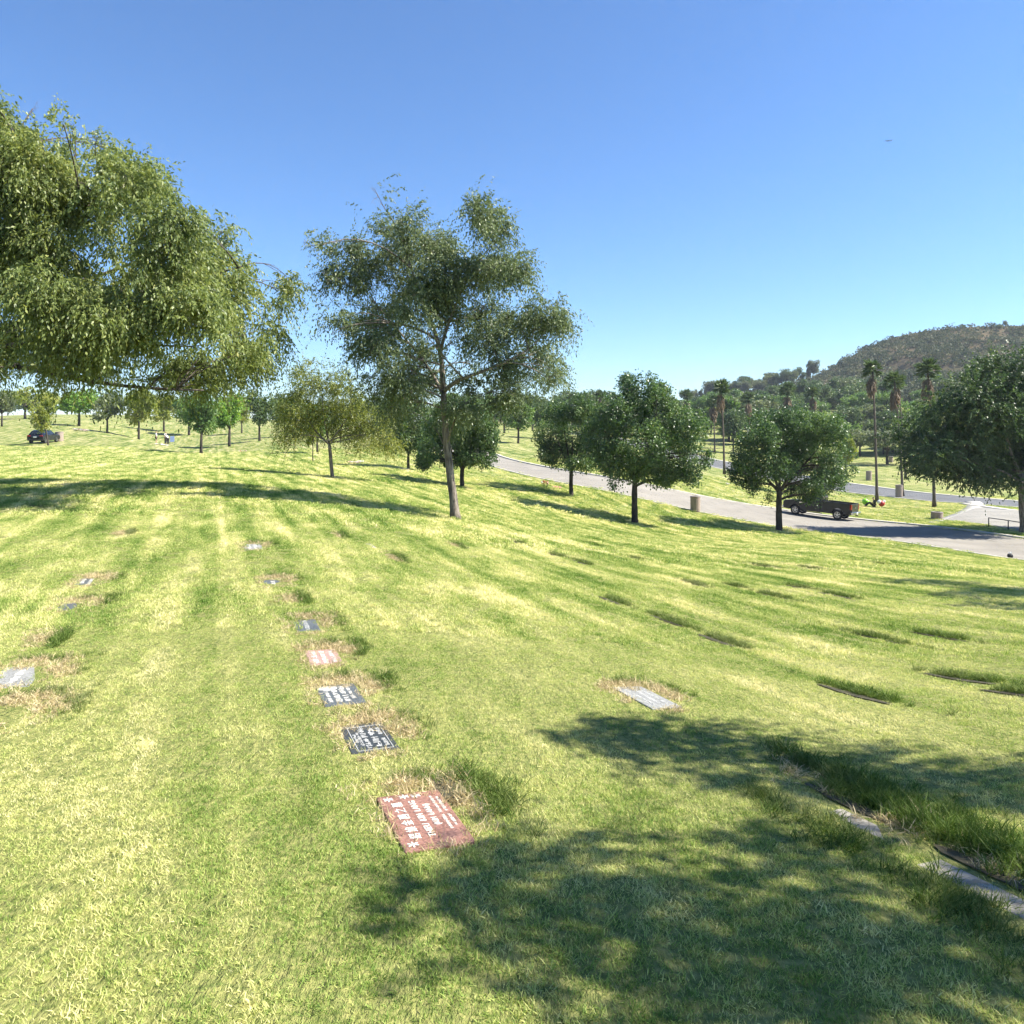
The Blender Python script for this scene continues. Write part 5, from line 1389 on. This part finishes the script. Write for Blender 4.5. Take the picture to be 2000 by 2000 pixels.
# ------------------------------------------------------------------ flowers left on graves
def flowers(u, v, label, cols, n=26, w=0.5, dpt=0.3, h=0.25, seed=0):
    B = hit(u, v); t = empty('grave_flowers', B); tag(t, label, 'flowers')
    r = np.random.RandomState(seed)
    tb = TB(); heads = [[] for _ in cols]
    for k_ in range(n):
        x, y = r.uniform(-w, w) / 2, r.uniform(-dpt, dpt) / 2; hh = h * r.uniform(0.5, 1)
        zg = gz(B[0] + x, B[1] + y) - B[2]
        tb.tube([(x * 0.8, y * 0.8, zg - 0.02), (x, y, zg + hh)], [0.006, 0.004], 4, cap=False); heads[r.randint(len(cols))].append((x, y, zg + hh, r.uniform(0.035, 0.06)))
    link_mesh('stems', tb.mesh('stems'), FAR_G if False else M_STEM, t)
    for hs, m in zip(heads, cols):
        if not hs: continue
        bm = bmesh.new()
        for x, y, z, s in hs: add_lathe(bm, [(s * 0.3, -s * 0.4), (s, 0), (s * 0.75, s * 0.5), (s * 0.2, s * 0.7)], (x, y, z), 8)
        bm_obj('blossoms', bm, m, t)
M_STEM = simple_mat('stem_green', (0.05, 0.10, 0.03), 0.7)
M_ORG = simple_mat('orange_petals', (0.55, 0.12, 0.04), 0.6); M_RED = simple_mat('red_petals', (0.45, 0.03, 0.04), 0.6); M_PNK = simple_mat('pink_petals', (0.68, 0.34, 0.30), 0.6); M_WHT = simple_mat('white_petals', (0.78, 0.75, 0.68), 0.6)
flowers(1064, 952, 'red and orange flowers with tall spike on the grass above the road', [M_ORG, M_RED, M_WHT], 30, 0.5, 0.3, 0.5, 1)
flowers(1088, 955, 'low peach flowers beside the red and orange bunch', [M_PNK, M_ORG], 20, 0.6, 0.3, 0.18, 2)
flowers(690, 906, 'row of pale pink and white flowers on the lawn', [M_WHT, M_PNK], 40, 0.9, 0.3, 0.2, 3)
flowers(704, 905, 'white flowers ending the pale row near a tree shadow', [M_WHT], 24, 0.5, 0.3, 0.22, 4)
flowers(158, 843, 'long white flower bed on the far lawn', [M_WHT, M_WHT, M_PNK], 120, 2.4, 0.5, 0.4, 5)
flowers(474, 885, 'tiny white and red flowers on the striped lawn', [M_WHT, M_RED], 20, 0.8, 0.3, 0.3, 6)
flowers(1421, 948, 'lone white flower bunch on the grass strip between the roads', [M_WHT], 16, 0.3, 0.3, 0.25, 7)

# ------------------------------------------------------------------ people
M_SKIN = simple_mat('skin', (0.42, 0.25, 0.17), 0.55); M_HAIR = simple_mat('dark_hair', (0.012, 0.010, 0.009), 0.5)
M_TEE = simple_mat('white_cloth', (0.72, 0.71, 0.69), 0.85); M_DARK = simple_mat('dark_cloth', (0.022, 0.023, 0.028), 0.85); M_BLUE = simple_mat('blue_cloth', (0.16, 0.22, 0.36), 0.8)
def skin(name, joints, edges, mat, parent, root=0, sub=1):
    me = bpy.data.meshes.new(name)
    me.from_pydata([j[:3] for j in joints], edges, []); me.update()
    o_ = link_mesh(name, me, mat, parent)
    m = o_.modifiers.new('skin', 'SKIN')
    for k_, j in enumerate(joints):
        sv = me.skin_vertices[0].data[k_]; sv.radius = (j[3], j[3] if len(j) < 5 else j[4]); sv.use_root = (k_ == root)
    m.use_smooth_shade = True
    s = o_.modifiers.new('sub', 'SUBSURF'); s.levels = sub; s.render_levels = sub
    return o_
def person(loc, rz, label, pose, top, bottom, h=1.0, hair_long=False, shorts=False):
    t = empty('person', loc, rz); t.scale = (h,) * 3; tag(t, label, 'person')
    J = pose
    names = list(J.keys()); ix = {n_: k_ for k_, n_ in enumerate(names)}
    E = [('pelvis', 'spine'), ('spine', 'chest'), ('chest', 'neck'), ('neck', 'head'), ('head', 'crown')]
    for s in 'LR':
        E += [('chest', 'sho' + s), ('sho' + s, 'elb' + s), ('elb' + s, 'wri' + s), ('wri' + s, 'han' + s), ('pelvis', 'hip' + s), ('hip' + s, 'kne' + s), ('kne' + s, 'ank' + s), ('ank' + s, 'toe' + s)]
    rad = {'pelvis': .115, 'spine': .11, 'chest': .125, 'neck': .05, 'head': .085, 'crown': .07, 'sho': .06, 'elb': .042, 'wri': .03, 'han': .035, 'hip': .085, 'kne': .06, 'ank': .042, 'toe': .035}
    body = skin('body', [(*J[n_], rad[n_] if n_ in rad else rad[n_[:3]]) for n_ in names], [(ix[a], ix[b_]) for a, b_ in E], M_SKIN, t, ix['pelvis'])
    def sub_(name, ns, mat, grow, ends={}):
        nn = list(ns); i2 = {n_: k_ for k_, n_ in enumerate(nn)}
        ee = [(i2[a], i2[b_]) for a, b_ in E if a in i2 and b_ in i2]
        js = []
        for n_ in nn:
            p = np.array(J[n_], float)
            if n_ in ends: q = np.array(J[ends[n_][0]], float); p = q + (p - q) * ends[n_][1]
            js.append((*p, (rad[n_] if n_ in rad else rad[n_[:3]]) + grow))
        skin(name, js, ee, mat, t, 0)
    sub_('shirt', ['chest', 'spine', 'pelvis', 'shoL', 'shoR', 'elbL', 'elbR'], top, 0.022, {'elbL': ('shoL', .75), 'elbR': ('shoR', .75)})
    sub_('shorts' if shorts else 'trousers', ['pelvis', 'hipL', 'hipR', 'kneL', 'kneR'] + ([] if shorts else ['ankL', 'ankR']), bottom, 0.02, {'kneL': ('hipL', .8), 'kneR': ('hipR', .8)} if shorts else {'ankL': ('kneL', .92), 'ankR': ('kneR', .92)})
    hd_, cr = np.array(J['head'], float), np.array(J['crown'], float)
    up = unit(cr - hd_); back = np.array(J.get('_', (0, -1, 0)), float) if False else np.array([0, -0.03, 0])
    hj = [(*(hd_ + up * 0.02 + back), .088), (*(cr + up * 0.015 + back * 0.6), .078)]
    he = [(0, 1)]
    if hair_long: hj.append((*(hd_ - up * 0.14 + back * 2), .07)); he.append((0, 2))
    skin('hair', hj, he, M_HAIR, t, 0)
    bm = bmesh.new(); c_ = hd_ + up * 0.015 + np.array([0, 0.092, 0])
    add_box(bm, tuple(c_), (0.022, 0.03, 0.035)); bm_obj('nose', bm, M_SKIN, t, bevel=0.006)
    bm = bmesh.new()
    for s in (-1, 1): add_box(bm, tuple(c_ + np.array([s * 0.03, -0.012, 0.02])), (0.02, 0.012, 0.01))
    add_box(bm, tuple(c_ + np.array([0, -0.012, -0.035])), (0.04, 0.01, 0.008)); bm_obj('eyes_and_mouth', bm, M_HAIR, t)
    return t
STAND = dict(pelvis=(0, 0, .93), spine=(0, .01, 1.10), chest=(0, .01, 1.30), neck=(0, .01, 1.47), head=(0, .03, 1.57), crown=(0, .03, 1.66),
    shoL=(-.17, 0, 1.39), elbL=(-.22, -.02, 1.12), wriL=(-.22, .06, .88), hanL=(-.22, .08, .79), shoR=(.17, 0, 1.39), elbR=(.22, -.02, 1.12), wriR=(.22, .06, .88), hanR=(.22, .08, .79),
    hipL=(-.09, 0, .88), kneL=(-.10, .02, .50), ankL=(-.10, -.01, .09), toeL=(-.11, .13, .035), hipR=(.09, 0, .88), kneR=(.10, .03, .50), ankR=(.10, 0, .09), toeR=(.11, .14, .035))
STOOP = dict(STAND); STOOP.update(spine=(0, .10, 1.06), chest=(0, .25, 1.22), neck=(0, .36, 1.33), head=(0, .44, 1.37), crown=(0, .51, 1.42), shoL=(-.17, .30, 1.27), elbL=(-.20, .38, 1.02), wriL=(-.15, .48, .82), hanL=(-.14, .50, .74), shoR=(.17, .30, 1.27), elbR=(.20, .38, 1.02), wriR=(.15, .48, .82), hanR=(.14, .50, .74))
SIT = dict(pelvis=(0, 0, .13), spine=(0, -.02, .30), chest=(0, .03, .50), neck=(0, .07, .66), head=(0, .10, .76), crown=(0, .11, .85),
    shoL=(-.17, .02, .58), elbL=(-.22, .18, .40), wriL=(-.12, .36, .42), hanL=(-.08, .43, .43), shoR=(.17, .02, .58), elbR=(.24, -.12, .36), wriR=(.26, -.22, .14), hanR=(.26, -.27, .05),
    hipL=(-.09, .04, .12), kneL=(-.12, .40, .46), ankL=(-.12, .70, .09), toeL=(-.12, .84, .05), hipR=(.09, .04, .12), kneR=(.16, .42, .40), ankR=(.15, .74, .09), toeR=(.16, .88, .06))
def at(u, v): b_ = hit(u, v); return (b_[0], b_[1], b_[2] + 0.0)
person(at(305, 868), R(-70), 'person in white top and dark shorts standing alone on the far lawn', STAND, M_TEE, M_DARK, 1.0, shorts=True)
person(at(323, 868), R(-100), 'person with dark hat-like hair and white shirt standing beside the folding chair', STAND, M_TEE, M_DARK, 1.0)
person(at(328, 869), R(60), 'person in white bending forward by the folding chair', STOOP, M_TEE, M_DARK, 0.95, hair_long=True)
person(at(1708, 991), R(75), 'person in dark clothes sitting on the grass below the tall palm', SIT, M_DARK, M_DARK, 1.12)
# folding chair with blue sheet, blanket, toys
def chair(u, v, label, cloth, rz):
    B = at(u, v); t = empty('folding_chair', B, rz); tag(t, label, 'chair')
    bm = bmesh.new(); add_box(bm, (0, 0, 0.42), (0.55, 0.5, 0.03)); bm_obj('seat', bm, cloth, t)
    bm = bmesh.new(); vs_ = add_box(bm, (0, -0.30, 0.80), (0.55, 0.03, 0.75))
    for vv in vs_: vv.co.y -= (vv.co.z - 0.42) * 0.25
    bm_obj('backrest', bm, cloth, t)
    for sx in (-1, 1):
        for sy in (-1, 1):
            tb = TB(); tb.tube([(sx * 0.27, sy * 0.24, -0.03), (sx * 0.27, -sy * 0.2, 0.42)], [0.014] * 2, 6); link_mesh('leg', tb.mesh('leg'), M_CHROME, t)
chair(336, 869, 'blue folding chair among the standing people', M_BLUE, R(200))
B = at(314, 869); t = empty('picnic_blanket', B); tag(t, 'crumpled white blanket on the far lawn', 'blanket')
gx = np.linspace(-0.9, 0.9, 14); gy = np.linspace(-0.6, 0.6, 10); BX, BY = np.meshgrid(gx, gy)
BZ = ground(BX + B[0], BY + B[1]) - B[2] + 0.05 + 0.10 * np.abs(np.sin(BX * 4 + BY * 3)) * np.exp(-BX ** 2)
link_mesh('cloth', grid_mesh('cloth', np.stack([BX, BY, BZ], -1)), M_TEE, t)
def balloon(u, v, label, mats, r, hgt):
    B = at(u, v); t = empty('balloon', B); tag(t, label, 'balloon')
    for q, (m, dx, dz, k_) in enumerate(mats):
        bm = bmesh.new(); add_lathe(bm, [(0.02 * k_, -r * 1.1 * k_)] + [(r * k_ * math.sin(a), -r * k_ * math.cos(a)) for a in np.linspace(0.35, 2.9, 9)], (dx, 0, hgt + dz), 14); bm_obj('envelope', bm, m, t, smooth=True)
    tb = TB(); tb.tube([(0, 0, -0.02), (0, 0, hgt - r)], [0.008] * 2, 4); link_mesh('string', tb.mesh('string'), M_WHITE, t)
M_LIME = simple_mat('lime_foil', (0.25, 0.60, 0.03), 0.3); M_REDF = simple_mat('red_foil', (0.45, 0.03, 0.03), 0.3)
balloon(1690, 989, 'lime green foil balloon beside the sitting person', [(M_LIME, 0, 0, 1.0), (M_LIME, 0.22, -0.05, 0.7)], 0.30, 0.45)
balloon(1722, 992, 'red and white balloons beside the sitting person', [(M_REDF, 0, 0, 1.0), (M_WHITE, -0.22, 0.16, 0.7), (M_WHITE, 0.2, 0.2, 0.55)], 0.27, 0.40)

# ------------------------------------------------------------------ aircraft high in the sky
M_AIR = simple_mat('airliner_skin', (0.35, 0.38, 0.42), 0.5)
def airliner(u, v, Z, label, rz):
    B = P(u, v, Z); t = empty('airliner', B, rz); t.rotation_euler = (R(-8), R(-6), rz); tag(t, label, 'airplane')
    bm = bmesh.new(); add_lathe(bm, [(0.2, -20), (1.4, -14), (2.0, -6), (2.0, 12), (1.6, 16), (0.5, 19)], (0, 0, 0), 14, 'x'); bm_obj('fuselage', bm, M_AIR, t, smooth=True)
    for s in (-1, 1):
        bm = bmesh.new()
        a = [(5, s * 1.5, -0.6), (-1, s * 17, 1.2), (-3, s * 17, 1.2), (-2, s * 1.5, -0.6)]
        lo_ = [bm.verts.new(p) for p in a]; hi_ = [bm.verts.new((p[0], p[1], p[2] + 0.45)) for p in a]
        bm.faces.new(lo_); bm.faces.new(hi_[::-1])
        for k_ in range(4): bm.faces.new((lo_[k_], lo_[(k_ + 1) % 4], hi_[(k_ + 1) % 4], hi_[k_]))
        bm_obj('wing', bm, M_AIR, t)
        bm = bmesh.new(); add_lathe(bm, [(0.9, -2), (1.1, 0), (1.0, 2)], (2.5, s * 6, -1.6), 10, 'x'); bm_obj('engine', bm, M_AIR, t)
        bm = bmesh.new(); add_box(bm, (-17.5, s * 3.2, 0.8), (2.4, 5.5, 0.25)); bm_obj('tailplane', bm, M_AIR, t)
    bm = bmesh.new(); add_prism(bm, [(-13.5, 1.0), (-19, 1.0), (-20.5, 7.5), (-18, 7.5)], -0.2, 0.2); bm_obj('fin', bm, M_AIR, t)
airliner(1735, 275, 4400, 'distant airliner banking in the clear sky above the hill', R(160))
airliner(1174, 573, 15000, 'speck of an aircraft low in the sky beyond the tall elm', R(20))
# ------------------------------------------------------------------ trees out of the picture whose shade falls on the near lawn
cot = 1.0 / math.tan(SUN_EL)
def shade_lobes(base, spots):
    """crown masses that throw their shade on given spots of the lawn"""
    out = []
    for u, v, rx, ry, h in spots:
        if v > 1740: rx, ry = rx * 0.72, ry * 0.72
        S = hit(u, v)
        c = S + np.array([sdir.x / sdir.z * h, sdir.y / sdir.z * h, h])
        out.append((c[0] - base[0], c[1] - base[1], c[2] - base[2], rx, ry, 0.5 * (rx + ry)))
    return out
b1 = np.array([7.4, 3.4, 0.0]); b1[2] = gz(b1[0], b1[1])
spots = [(1185, 1425, .32, .22, 5.4), (1330, 1450, .55, .26, 5.6), (1480, 1500, .7, .30, 5.2), (1660, 1520, .65, .30, 5.8), (1880, 1580, .6, .3, 5.4), (1720, 1690, .5, .24, 5.0), (1940, 1720, .5, .3, 5.8), (1900, 1880, .5, .2, 5.2),
    (1085, 1650, .16, .14, 5.0), (1010, 1730, .30, .15, 5.6), (1160, 1770, .36, .16, 5.2), (900, 1765, .2, .1, 4.8), (1310, 1830, .34, .16, 5.8), (1500, 1890, .4, .16, 5.0), (1700, 1940, .4, .16, 5.6), (1000, 1900, .16, .07, 5.2), (1250, 1960, .26, .08, 5.4), (1420, 1960, .3, .1, 4.8), (1610, 1790, .4, .18, 5.4), (1980, 1960, .4, .2, 5.6), (780, 1850, .12, .06, 4.9)]
shade_tree('elm beyond the right edge whose shade dapples the near lawn', b1[0], b1[1], 8, shade_lobes(b1, spots), 1250, 51)
b2 = np.array([15.4, 13.4, 0.0]); b2[2] = gz(b2[0], b2[1])
spots = [(1800, 1138, .8, .35, 5.0), (1880, 1150, .9, .45, 5.4), (1960, 1165, 1.0, .5, 5.0), (2060, 1160, 1.2, .7, 5.6), (1990, 1185, .8, .3, 4.4), (2150, 1170, 1.2, .7, 5.0)]
shade_tree('elm beyond the right edge shading the mid lawn', b2[0], b2[1], 7, shade_lobes(b2, spots), 1500, 61)

# ------------------------------------------------------------------ grass blades
def tuft(name, n, R_, h, w, lean, seed, curl=0.5):
    r = np.random.RandomState(seed)
    a = r.rand(n) * 6.28; rad = R_ * np.sqrt(r.rand(n))
    base = np.stack([rad * np.cos(a), rad * np.sin(a), np.full(n, -0.012)], 1)
    da = r.rand(n) * 6.28; ln = np.abs(r.randn(n)) * lean + 0.08
    d = np.stack([np.cos(da) * ln, np.sin(da) * ln, np.ones(n)], 1); d = unit(d)
    sd = unit(np.cross(d, r.randn(n, 3)))
    H = h * (0.55 + 0.75 * r.rand(n))[:, None]; W = w * (0.7 + 0.6 * r.rand(n))[:, None]
    bend = np.stack([np.cos(da), np.sin(da), -0.25 * np.ones(n)], 1) * curl * H * r.rand(n)[:, None]
    m = base + d * H * 0.55 + bend * 0.25; tp = base + d * H + bend
    V_ = np.stack([base - sd * W / 2, base + sd * W / 2, m + sd * W * 0.42, m - sd * W * 0.42, tp], 1).reshape(-1, 3)
    i5 = np.arange(n)[:, None] * 5
    q = i5 + np.array([[0, 1, 2, 3]]); t3 = i5 + np.array([[3, 2, 4]])
    return np_mesh(name, V_, [q, t3], False, {'v': np.repeat(np.clip(0.5 + 0.3 * r.randn(n), 0, 1), 5)})

def grass_field(name, label, pts_, scl, rot, var, protos, kind='stuff'):
    me = bpy.data.meshes.new(name)
    me.vertices.add(len(pts_)); me.vertices.foreach_set('co', np.asarray(pts_, np.float32).ravel())
    for nm, typ, a in (('scl', 'FLOAT', scl), ('idx', 'INT', var)):
        at_ = me.attributes.new(nm, typ, 'POINT'); at_.data.foreach_set('value', np.asarray(a, np.float32 if typ == 'FLOAT' else np.int32))
    at_ = me.attributes.new('rot', 'FLOAT_VECTOR', 'POINT'); at_.data.foreach_set('vector', np.asarray(rot, np.float32).ravel())
    o_ = link_mesh(name, me)
    cl_ = bpy.data.collections.new(name + '_blades')
    for k_, (pm, mt) in enumerate(protos):
        po = bpy.data.objects.new('%s_blade_%02d' % (name, k_), pm); pm.materials.append(mt); cl_.objects.link(po)
    g = bpy.data.node_groups.new(name, 'GeometryNodeTree')
    g.interface.new_socket('Geometry', in_out='INPUT', socket_type='NodeSocketGeometry'); g.interface.new_socket('Geometry', in_out='OUTPUT', socket_type='NodeSocketGeometry')
    gi = g.nodes.new('NodeGroupInput'); go = g.nodes.new('NodeGroupOutput')
    ip = g.nodes.new('GeometryNodeInstanceOnPoints'); ci = g.nodes.new('GeometryNodeCollectionInfo')
    ci.inputs['Collection'].default_value = cl_; ci.inputs['Separate Children'].default_value = True; ci.inputs['Reset Children'].default_value = True
    ip.inputs['Pick Instance'].default_value = True
    def na(nm, dt):
        x = g.nodes.new('GeometryNodeInputNamedAttribute'); x.data_type = dt; x.inputs['Name'].default_value = nm; return x.outputs[0]
    e2r = g.nodes.new('FunctionNodeEulerToRotation')
    g.links.new(na('rot', 'FLOAT_VECTOR'), e2r.inputs[0])
    g.links.new(gi.outputs[0], ip.inputs['Points']); g.links.new(ci.outputs[0], ip.inputs['Instance'])
    g.links.new(na('idx', 'INT'), ip.inputs['Instance Index']); g.links.new(e2r.outputs[0], ip.inputs['Rotation']); g.links.new(na('scl', 'FLOAT'), ip.inputs['Scale'])
    g.links.new(ip.outputs[0], go.inputs[0])
    md = o_.modifiers.new('grass', 'NODES'); md.node_group = g
    tag(o_, label, 'grass', kind=kind)
    return o_

M_GRASS = grass_mat('lawn_blade')
M_STRAW = grass_mat('straw_blade', ((0.38, 0.28, 0.14), (0.78, 0.64, 0.42)), 0.25, 0.9)
M_LONG = grass_mat('long_blade', ((0.030, 0.070, 0.010), (0.085, 0.15, 0.024)), 0.25, 0.8)  # blade colour darkened to paint in the shade of the slots

def pit_mask(x, y):
    m = np.zeros(len(x), bool)
    for px, py, a, b_ in PITS:
        dx, dy = x - px, y - py
        al = dx * ROWV[0] + dy * ROWV[1]; ac = dx * ROWV[1] - dy * ROWV[0]
        m |= (np.abs(al) < a) & (np.abs(ac) < b_)
    return m
def scatter(z0, z1, dens, margin):
    area = 0.0
    n = int(dens * (0.667 * (z1 * z1 - z0 * z0) + 2 * margin * (z1 - z0)))
    Zs = np.sqrt(rng.rand(n) * (z1 * z1 - z0 * z0) + z0 * z0)
    x = (rng.rand(n) * 2 - 1) * (0.667 * Zs + margin)
    k_ = ~pit_mask(x, Zs) 
    if z1 > 20: k_ &= ~road_mask(x, Zs)
    return x[k_], Zs[k_]
def hgt(x, y):
    p = np.stack([x, y, 0 * x], 1)
    al = x * ROWV[0] + y * ROWV[1]; ac = x * ROWV[1] - y * ROWV[0]
    q = np.stack([ac * 3.0, al * 0.55, 0 * x], 1)
    return 0.86 + 0.07 * wave(p, 71, 1.1) + 0.08 * wave(q, 72, 1.3)
PX = []; SC = []; RT = []; VR = []
LOD = [(1.0, 4.2, 760, 1.9, 0, 4, 1.0), (4.2, 8.0, 440, 2.0, 0, 4, 1.12), (8.0, 17.0, 125, 2.2, 4, 3, 1.0), (17.0, 40.0, 22, 2.5, 7, 3, 1.0), (40.0, 58.0, 9, 2.5, 10, 2, 1.0), (58.0, 85.0, 4, 2.5, 10, 2, 1.0)]
for z0, z1, dens, mg, v0_, nv_, sc_ in LOD:
    x, y = scatter(z0, z1, dens, mg)
    z = ground(x, y)
    PX.append(np.stack([x, y, z], 1)); SC.append(sc_ * (0.8 + 0.4 * rng.rand(len(x))) * hgt(x, y))
    RT.append(np.stack([0.1 * rng.randn(len(x)), 0.1 * rng.randn(len(x)), rng.rand(len(x)) * 6.28], 1)); VR.append(v0_ + rng.randint(0, nv_, len(x)))
protos = [(tuft('b', 34, 0.045, 0.027, 0.0031, 0.7, 200 + k_), M_GRASS) for k_ in range(4)]
protos += [(tuft('b', 80, 0.11, 0.040, 0.0058, 0.5, 210 + k_), M_GRASS) for k_ in range(3)]
protos += [(tuft('b', 120, 0.26, 0.055, 0.014, 0.4, 220 + k_), M_GRASS) for k_ in range(3)]
protos += [(tuft('b', 110, 0.5, 0.06, 0.03, 0.35, 225 + k_), M_GRASS) for k_ in range(2)]
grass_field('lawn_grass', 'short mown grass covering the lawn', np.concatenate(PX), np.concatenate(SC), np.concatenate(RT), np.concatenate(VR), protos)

def patches(lst):
    X_, Y_, S_ = [], [], []
    for e in lst:
        px, py, a, b_, n = e[:5]; s_ = e[5] if len(e) > 5 else 1.0
        d_ = max(1.0, math.hypot(px, py) / 6.0)
        al = rng.randn(n) * a * 0.6; ac = rng.randn(n) * b_ * 0.6
        X_.append(px + ROWV[0] * al + ROWV[1] * ac); Y_.append(py + ROWV[1] * al - ROWV[0] * ac); S_.append(s_ * (0.7 + 0.6 * rng.rand(n)))
    return np.concatenate(X_), np.concatenate(Y_), np.concatenate(S_)
x, y, s_ = patches(STRAW)
grass_field('dead_grass', 'dry straw-coloured grass round the grave markers', np.stack([x, y, ground(x, y)], 1), s_, np.stack([0.25 * rng.randn(len(x)), 0.25 * rng.randn(len(x)), rng.rand(len(x)) * 6.28], 1), rng.randint(0, 3, len(x)), [(tuft('b', 30, 0.06, 0.045, 0.0042, 0.9, 230 + k_, 0.8), M_STRAW) for k_ in range(3)])
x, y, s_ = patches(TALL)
grass_field('long_grass', 'longer grass overhanging the sunken slots, its colour darkened as shade', np.stack([x, y, ground(x, y)], 1), s_, np.stack([0.15 * rng.randn(len(x)), 0.15 * rng.randn(len(x)), rng.rand(len(x)) * 6.28], 1), rng.randint(0, 3, len(x)), [(tuft('b', 34, 0.06, 0.085, 0.0045, 0.5, 240 + k_, 0.8), M_LONG) for k_ in range(3)])

# ------------------------------------------------------------------ thin air over the valley
M_HAZE, nt, out = new_mat('haze_air')
pv = N(nt, 'ShaderNodeVolumePrincipled'); pv.inputs['Density'].default_value = 0.00018; pv.inputs['Color'].default_value = (0.80, 0.88, 1.0, 1); pv.inputs['Anisotropy'].default_value = 0.2
nt.links.new(pv.outputs[0], out.inputs['Volume'])
HAZE_ON = True
if HAZE_ON:
    bm = bmesh.new(); add_box(bm, (0, 0, 20), (1960, 1960, 110))
    tag(bm_obj('haze', bm, M_HAZE), 'thin pale blue haze in the air over the valley', 'haze', kind='stuff')
